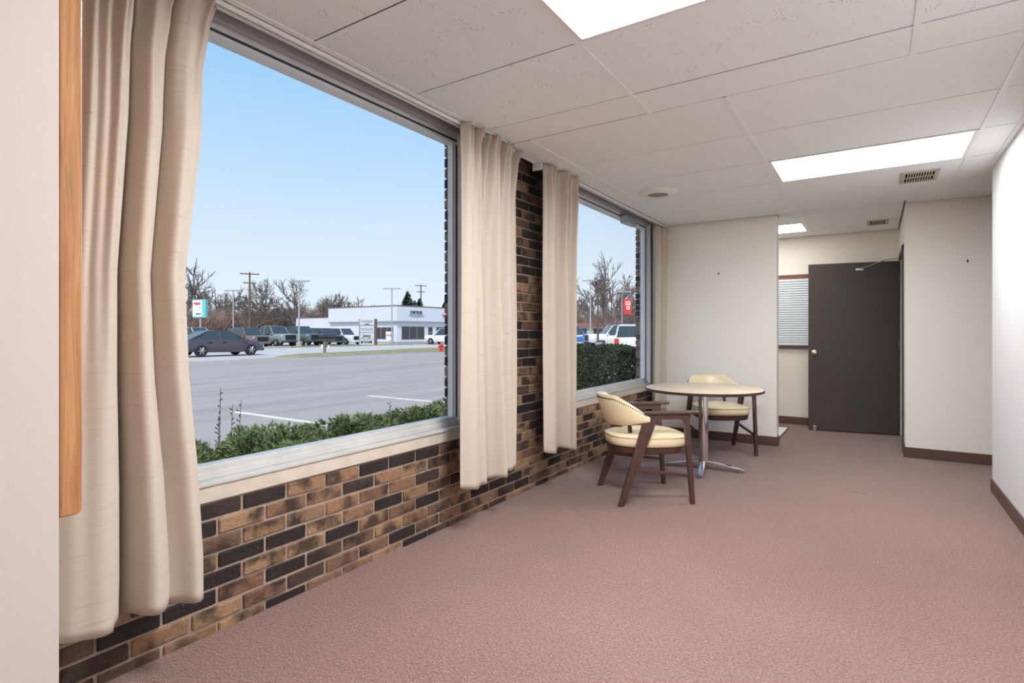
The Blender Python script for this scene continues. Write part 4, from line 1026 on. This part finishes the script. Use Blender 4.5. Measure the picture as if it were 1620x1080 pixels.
# ---------------- pole signs
ps = empty('pole_sign', at(317, 58), YAW - .12, 'white and aqua pole sign with red heading beside the bare trees', 'sign')
MB().tube((0, 0, 0), (0, 0, 3.0), .08, .08, 8).build('post', M['pole_grey'], ps)
MB().box(-.75, .72, -.2, .2, 2.9, 4.78).build('cabinet', M['teal'], ps, bevel=.02)
MB().box(-.70, .34, -.225, -.19, 3.0, 4.7).build('face_panel', M['sign_white'], ps)
MB().box(-.6, .16, -.235, -.22, 4.32, 4.46).box(-.5, .1, -.235, -.22, 4.2, 4.3).box(.2, .3, -.235, -.22, 4.3, 4.36).build('red_print', M['sign_red'], ps)
MB().box(-.55, .2, -.235, -.22, 3.64, 3.67).box(.08, .16, -.235, -.22, 3.85, 4.05).build('thin_print', M['clad_trim'], ps)
MB().box(-.34, -.16, -.235, -.22, 3.2, 3.34).box(-.12, .02, -.235, -.22, 3.2, 3.34).box(.06, .2, -.235, -.22, 3.2, 3.34).build('dark_print', M['letter_black'], ps)
MB().prism([(.1, 0), (.42, 0), (.34, .22), (.30, .62), (.20, .62), (.16, .22)], -.12, .12, M=Matrix.Translation((.2, 0, 4.78)) @ UP).build('topper', M['cap'], ps)
rs = empty('pole_sign', at(992.5, 74), YAW + .25, 'red pole sign with white marks near the tall bare tree', 'sign')
MB().tube((.1, .0, 0), (.1, 0, 3.9), .07, .07, 8).build('post', M['pole_brown'], rs)
MB().box(-.55, .55, -.15, .15, 3.75, 5.82).build('cabinet', M['sign_red'], rs, bevel=.02)
MB().box(-.38, .40, -.165, -.14, 5.32, 5.46).box(-.40, .42, -.165, -.14, 5.02, 5.18).build('white_print', M['sign_white'], rs)
MB().box(-.2, .26, -.165, -.14, 4.4, 4.52).box(-.2, .26, -.165, -.14, 4.74, 4.86).box(-.2, -.08, -.165, -.14, 4.52, 4.74).box(.14, .26, -.165, -.14, 4.52, 4.74).build('white_square', M['sign_white'], rs)

# ---------------- mailbox post and hydrant
mb_ = empty('mailbox_post', at(513.5, 34.4), YAW, 'wooden Y-shaped post carrying two dark mailboxes on the verge', 'mailbox')
MB().box(-.07, .07, -.07, .07, 0, .72).build('post', M['post_wood'], mb_, bevel=.01)
for (cx, rx) in ((-.10, -.02), (.42, .05)):
    MB().tube((rx, 0, .60), (cx, 0, .93), .05, .05, 6).build('brace', M['post_wood'], mb_)
    prof = [(-.14, 0), (.14, 0), (.14, .15)] + [(.14 * math.cos(R(a)), .15 + .13 * math.sin(R(a))) for a in range(20, 180, 20)] + [(-.14, .15)]
    bx_ = MB().prism(prof, -.25, .25, M=Matrix.Translation((cx, 0, .92)) @ Matrix.Rotation(R(90), 4, 'Z') @ UP).build('mailbox', M['black'], mb_, bevel=.01)
    MB().box(cx - .25, cx + .25, -.14, .14, .89, .92).build('shelf', M['post_wood'], mb_)
    MB().box(cx - .1, cx + .1, -.155, -.14, 1.0, 1.05).build('flag', M['black'], bx_)
MB().box(-.26, .26, -.02, .02, .36, .60).build('notice_board', M['sign_white'], mb_, (0, .12, 0))
hy = empty('fire_hydrant', at(698, 38.9), 0, 'red fire hydrant standing on the verge beside the brick jamb', 'hydrant')
MB().lathe([(.17, 0), (.17, .06), (.11, .07), (.11, .40), (.15, .42), (.15, .46), (.12, .50), (.10, .58), (.05, .64), (.03, .70)], 18).build('barrel', M['red'], hy, smooth=True)
for a in (0, 90, 180):
    Mh = Matrix.Rotation(R(a) + YAW, 4, 'Z') @ Matrix.Translation((.1, 0, .34)) @ Matrix.Rotation(R(90), 4, 'Y')
    MB().lathe([(.055, 0), (.055, .07), (.07, .07), (.07, .11), (.03, .13)], 12, M=Mh).build('nozzle', M['red'], hy, smooth=True)

# ---------------- vehicles (local +x forward)
def ring(x, z0, z1, w_, tuck=.9, top=.86):
    return [(x, -w_ * tuck, z0), (x, w_ * tuck, z0), (x, w_, lerp(z0, z1, .35)), (x, w_, lerp(z0, z1, .75)), (x, w_ * top, z1), (x, 0, z1 + .02), (x, -w_ * top, z1), (x, -w_, lerp(z0, z1, .75)), (x, -w_, lerp(z0, z1, .35))]
def vehicle(kind, color, name, label, cat, group, loc, rz):
    t = empty(name, loc, rz, label, cat, group)
    if kind == 'sedan':
        st = [(-2.4, .48, .86, .70), (-2.3, .32, .95, .83), (-1.5, .25, .98, .89), (0, .22, .93, .9), (1.1, .22, .92, .9), (1.9, .25, .82, .86), (2.28, .30, .70, .76), (2.4, .40, .58, .62)]
        gh = [(-1.95, .95, .98, .72, .70), (-1.0, .95, 1.40, .74, .58), (-.4, .93, 1.45, .76, .60), (.35, .93, 1.40, .76, .60), (1.25, .90, .93, .74, .70)]; wr, wx, wy = .335, (-1.42, 1.45), .80
    elif kind == 'suv':
        st = [(-2.35, .5, 1.0, .82), (-2.28, .35, 1.08, .92), (-1.4, .3, 1.08, .95), (.6, .3, 1.06, .95), (1.0, .3, 1.06, .95), (1.9, .32, 1.05, .94), (2.26, .36, 1.01, .91), (2.36, .42, .95, .86)]
        gh = [(-2.3, 1.05, 1.1, .85, .80), (-2.15, 1.05, 1.70, .86, .72), (-1.2, 1.05, 1.80, .88, .74), (.35, 1.05, 1.77, .88, .74), (.98, 1.04, 1.08, .86, .80)]; wr, wx, wy = .38, (-1.42, 1.48), .84
    else:
        st = [(-2.9, .55, 1.08, .93), (-2.85, .45, 1.12, .97), (-1.0, .42, 1.12, .98), (.9, .42, 1.14, .98), (1.3, .42, 1.2, .98), (2.3, .44, 1.2, .98), (2.76, .46, 1.18, .97), (2.88, .5, 1.12, .93)]
        gh = [(-.95, 1.1, 1.15, .88, .86), (-.85, 1.1, 1.92, .90, .76), (-.2, 1.1, 1.99, .92, .78), (.72, 1.1, 1.96, .92, .78), (1.38, 1.14, 1.2, .90, .86)]; wr, wx, wy = .42, (-1.75, 1.85), .86
    MB().loft([ring(*s) for s in st]).build('body', color, t, smooth=True, sharp=45)
    g = [[(x, -wb, zb), (x, wb, zb), (x, wt, zt), (x, -wt, zt)] for x, zb, zt, wb, wt in gh]
    MB().loft(g).build('windows', M['carglass'], t)
    rf = [[(x, -wt - .01, zt - .05), (x, wt + .01, zt - .05), (x, wt - .04, zt + .02), (x, -wt + .04, zt + .02)] for x, zb, zt, wb, wt in gh[1:4]]
    MB().loft(rf).build('roof', color, t, smooth=True, sharp=45)
    for sg in (-1, 1):
        pl = MB()
        for (i, j) in ((0, 1), (4, 3)): pl.tube((gh[i][0], sg * gh[i][3] * .99, gh[i][1]), (gh[j][0], sg * gh[j][4], gh[j][2] - .02), .05, .04, 5)
        pl.tube((gh[2][0] + .1, sg * gh[2][3] * 1.0, gh[2][1]), (gh[2][0] + .1, sg * gh[2][4], gh[2][2] - .02), .045, .045, 5); pl.build('pillars', color, t)
        for x in wx:
            Mw = Matrix.Translation((x, sg * wy, wr)) @ Matrix.Rotation(R(90), 4, 'X')
            wl = MB().lathe([(wr * .62, -.11), (wr * .95, -.11), (wr, -.07), (wr, .07), (wr * .95, .11), (wr * .62, .11)], 20, M=Mw).build('wheel', M['tyre'], t)
            rm = MB().lathe([(wr * .62, -.09), (wr * .62, .09)], 16, M=Mw)
            rm.lathe([(wr * .2, -.115), (wr * .2, .115)], 8, M=Mw); 
            for k in range(6):
                a = k * math.pi / 3; v0 = Mw @ Vector((wr * .15 * math.cos(a), wr * .15 * math.sin(a), -.10 * -sg * -1)); v1 = Mw @ Vector((wr * .6 * math.cos(a), wr * .6 * math.sin(a), .10 * sg * -1)); rm.tube(v0, v1, .03, .035, 5)
            rm.build('rim', M['rim'], wl)
        xf, zf, wf_ = st[-2][0], st[-2][2], st[-2][3]
        MB().box(xf - .12, xf + .08, min(sg * wf_ * .6, sg * wf_ * .97), max(sg * wf_ * .6, sg * wf_ * .97), zf - .22, zf - .08).build('headlamp', M['lamp_clear'], t, bevel=.02)
        xr, zr, wr_ = st[1][0], st[1][2], st[1][3]
        MB().box(xr - .1, xr + .1, min(sg * wr_ * .72, sg * wr_ * 1.0), max(sg * wr_ * .72, sg * wr_ * 1.0), zr - .42, zr - .08).build('tail_lamp', M['lamp_red'], t, bevel=.02)
        MB().box(gh[3][0] + .45, gh[3][0] + .62, min(sg * .9, sg * 1.1), max(sg * .9, sg * 1.1), gh[3][1] + .02, gh[3][1] + .17).build('mirror', color, t, bevel=.02)
        for x in (gh[2][0] + .25, gh[2][0] - .55): MB().box(x - .09, x + .09, min(sg * (st[3][3] - .01), sg * (st[3][3] + .025)), max(sg * (st[3][3] - .01), sg * (st[3][3] + .025)), gh[2][1] - .16, gh[2][1] - .12).build('door_handle', M['black'], t)
    xf, zf, wf_ = st[-1][0], st[-1][2], st[-1][3]
    MB().box(xf - .06, xf + .03, -wf_ * .62, wf_ * .62, st[-1][1] + (.1 if kind != 'sedan' else .0), zf - .02).build('grille', M['black'], t, bevel=.01)
    MB().box(xf - .16, xf + .05, -wf_ * .95, wf_ * .95, st[-1][1] - .14, st[-1][1] + .02).build('bumper', M['tyre'] if kind != 'suv' else color, t, bevel=.03)
    if kind == 'pickup':
        b = MB(); b.box(-2.85, -1.0, -.97, -.90, 1.1, 1.22); b.box(-2.85, -1.0, .90, .97, 1.1, 1.22); b.box(-2.88, -2.8, -.95, .95, 1.1, 1.22); b.build('bed_rails', color, t, bevel=.02)
    return t
pc_ = {k: paint(k, *v) for k, v in dict(paint_plum=(84, 72, 80), paint_brown=(128, 104, 98), paint_sage=(142, 158, 152), paint_green=(92, 112, 104), paint_slate=(78, 88, 92), paint_white=(236, 238, 242), paint_blue=(66, 122, 196), paint_silver=(190, 196, 202)).items()}
HALF = math.pi / 2
pos = at(411, 33.6); vehicle('sedan', pc_['paint_plum'], 'sedan', 'dark plum sedan driving along the road', 'car', None, (pos.x - .3, pos.y - 2.35, G + .005), HALF)
pos = at(310, 52); vehicle('suv', pc_['paint_silver'], 'parked_car', 'silver parked car half hidden behind the dark sedan', 'car', 'parked vehicles', (pos.x, pos.y, G + .004), .2)
for (y, kd, cl_, lb) in ((30.2, 'suv', 'paint_brown', 'brown parked car facing the road beside the sedan'),
                     (33.1, 'pickup', 'paint_sage', 'pale sage pickup truck parked facing the road'),
                     (36.0, 'pickup', 'paint_green', 'dark green pickup truck parked behind the tall lamp post'),
                     (38.8, 'suv', 'paint_slate', 'dark slate car parked behind the mailbox post'),
                     (41.4, 'suv', 'paint_white', 'white car parked between mailbox post and pylon sign')):
    vehicle(kd, pc_[cl_], 'parked_pickup' if kd == 'pickup' else 'parked_car', lb, 'truck' if kd == 'pickup' else 'car', 'parked vehicles', (-47.4 if kd == 'suv' else -47.9, y, G + .004), 0)
p = at(706, 62); vehicle('suv', pc_['paint_white'], 'parked_car', 'white car parked in front of the showroom behind the hydrant', 'car', 'parked vehicles', (p.x, p.y, G + .004), math.pi + YAW - .5)
p = at(978, 49); vehicle('pickup', pc_['paint_white'], 'parked_pickup', 'white crew cab pickup truck parked past the clipped hedge', 'truck', 'parked vehicles', (p.x, p.y, G + .005), math.pi + YAW + .12)
p = at(903, 55); vehicle('pickup', pc_['paint_blue'], 'parked_pickup', 'blue pickup truck parked next to the white crew cab', 'truck', 'parked vehicles', (p.x, p.y, G + .005), YAW - .1)
p = at(1001, 33); vehicle('suv', pc_['paint_white'], 'parked_car', 'white car with red tail lamp behind the hedge by the brick jamb', 'car', 'parked vehicles', (p.x, p.y, G + .005), YAW + HALF - .25)

# ---------------- far houses
def house(u, D, w_, d_, h, rh, mat, label, rz=0.0):
    t = empty('house', at(u, D), YAW + rz, label, 'house')
    MB().box(-w_ / 2, w_ / 2, -d_ / 2, d_ / 2, 0, h).build('walls', M['house'], t)
    MB().prism([(-w_ / 2 - .3, h - .05), (w_ / 2 + .3, h - .05), (0, h + rh)], -d_ / 2 - .3, d_ / 2 + .3, M=UP).build('roof', mat, t)
    for x in (-w_ * .25, w_ * .25): 
        wn = MB().box(x - .5, x + .5, -d_ / 2 - .05, -d_ / 2 + .02, .9, 2.0).build('window', M['clad_trim'], t); MB().box(x - .42, x + .42, -d_ / 2 - .07, -d_ / 2 - .03, .98, 1.92).build('pane', M['shopglass'], wn)
house(307, 110, 3.6, 6, 1.9, .9, M['house'], 'small white gabled house behind the pole sign')
house(397, 116, 5.2, 6, 1.6, 1.0, M['roof_grey'], 'small house with brown-grey roof beside the utility pole')
house(458, 100, 4.4, 6, 1.5, .55, M['house'], 'pale low house behind the dark green pickup truck')
house(483, 96, 3.6, 6, 1.7, .9, M['roof_grey'], 'small gabled house touching the showroom annex')
b = empty('brick_store', at(918, 84), YAW, 'long low reddish building behind the blue pickup truck', 'building')
MB().box(-9, 4, 0, 8, 0, 2.2).build('walls', M['house'], b); MB().box(-9.4, 4.4, -.5, 8.4, 2.2, 2.75).build('roof', M['roof_red'], b)
MB().box(-1, 1, -.05, .02, .2, 1.9).build('window', M['shopglass'], b); MB().box(2, 3.4, -.05, .02, .2, 1.9).build('window', M['shopglass'], b)
b = empty('brick_store', at(975, 86), YAW, 'low brown building behind the white crew cab pickup truck', 'building')
MB().box(-.6, 9, 0, 8, 0, 1.9).build('walls', M['roof_red'], b); MB().box(-.9, 9.3, -.4, 8.3, 1.9, 2.2).build('roof', M['cap'], b)
# low stone planter edge before the trucks
tag(MB().box(-4.2, 4.2, -.3, .3, 0, .34).build('stone_planter', M['mulch'], None, at(925, 40), YAW, bevel=.03), 'low brown planter wall in front of the blue pickup truck', 'planter')
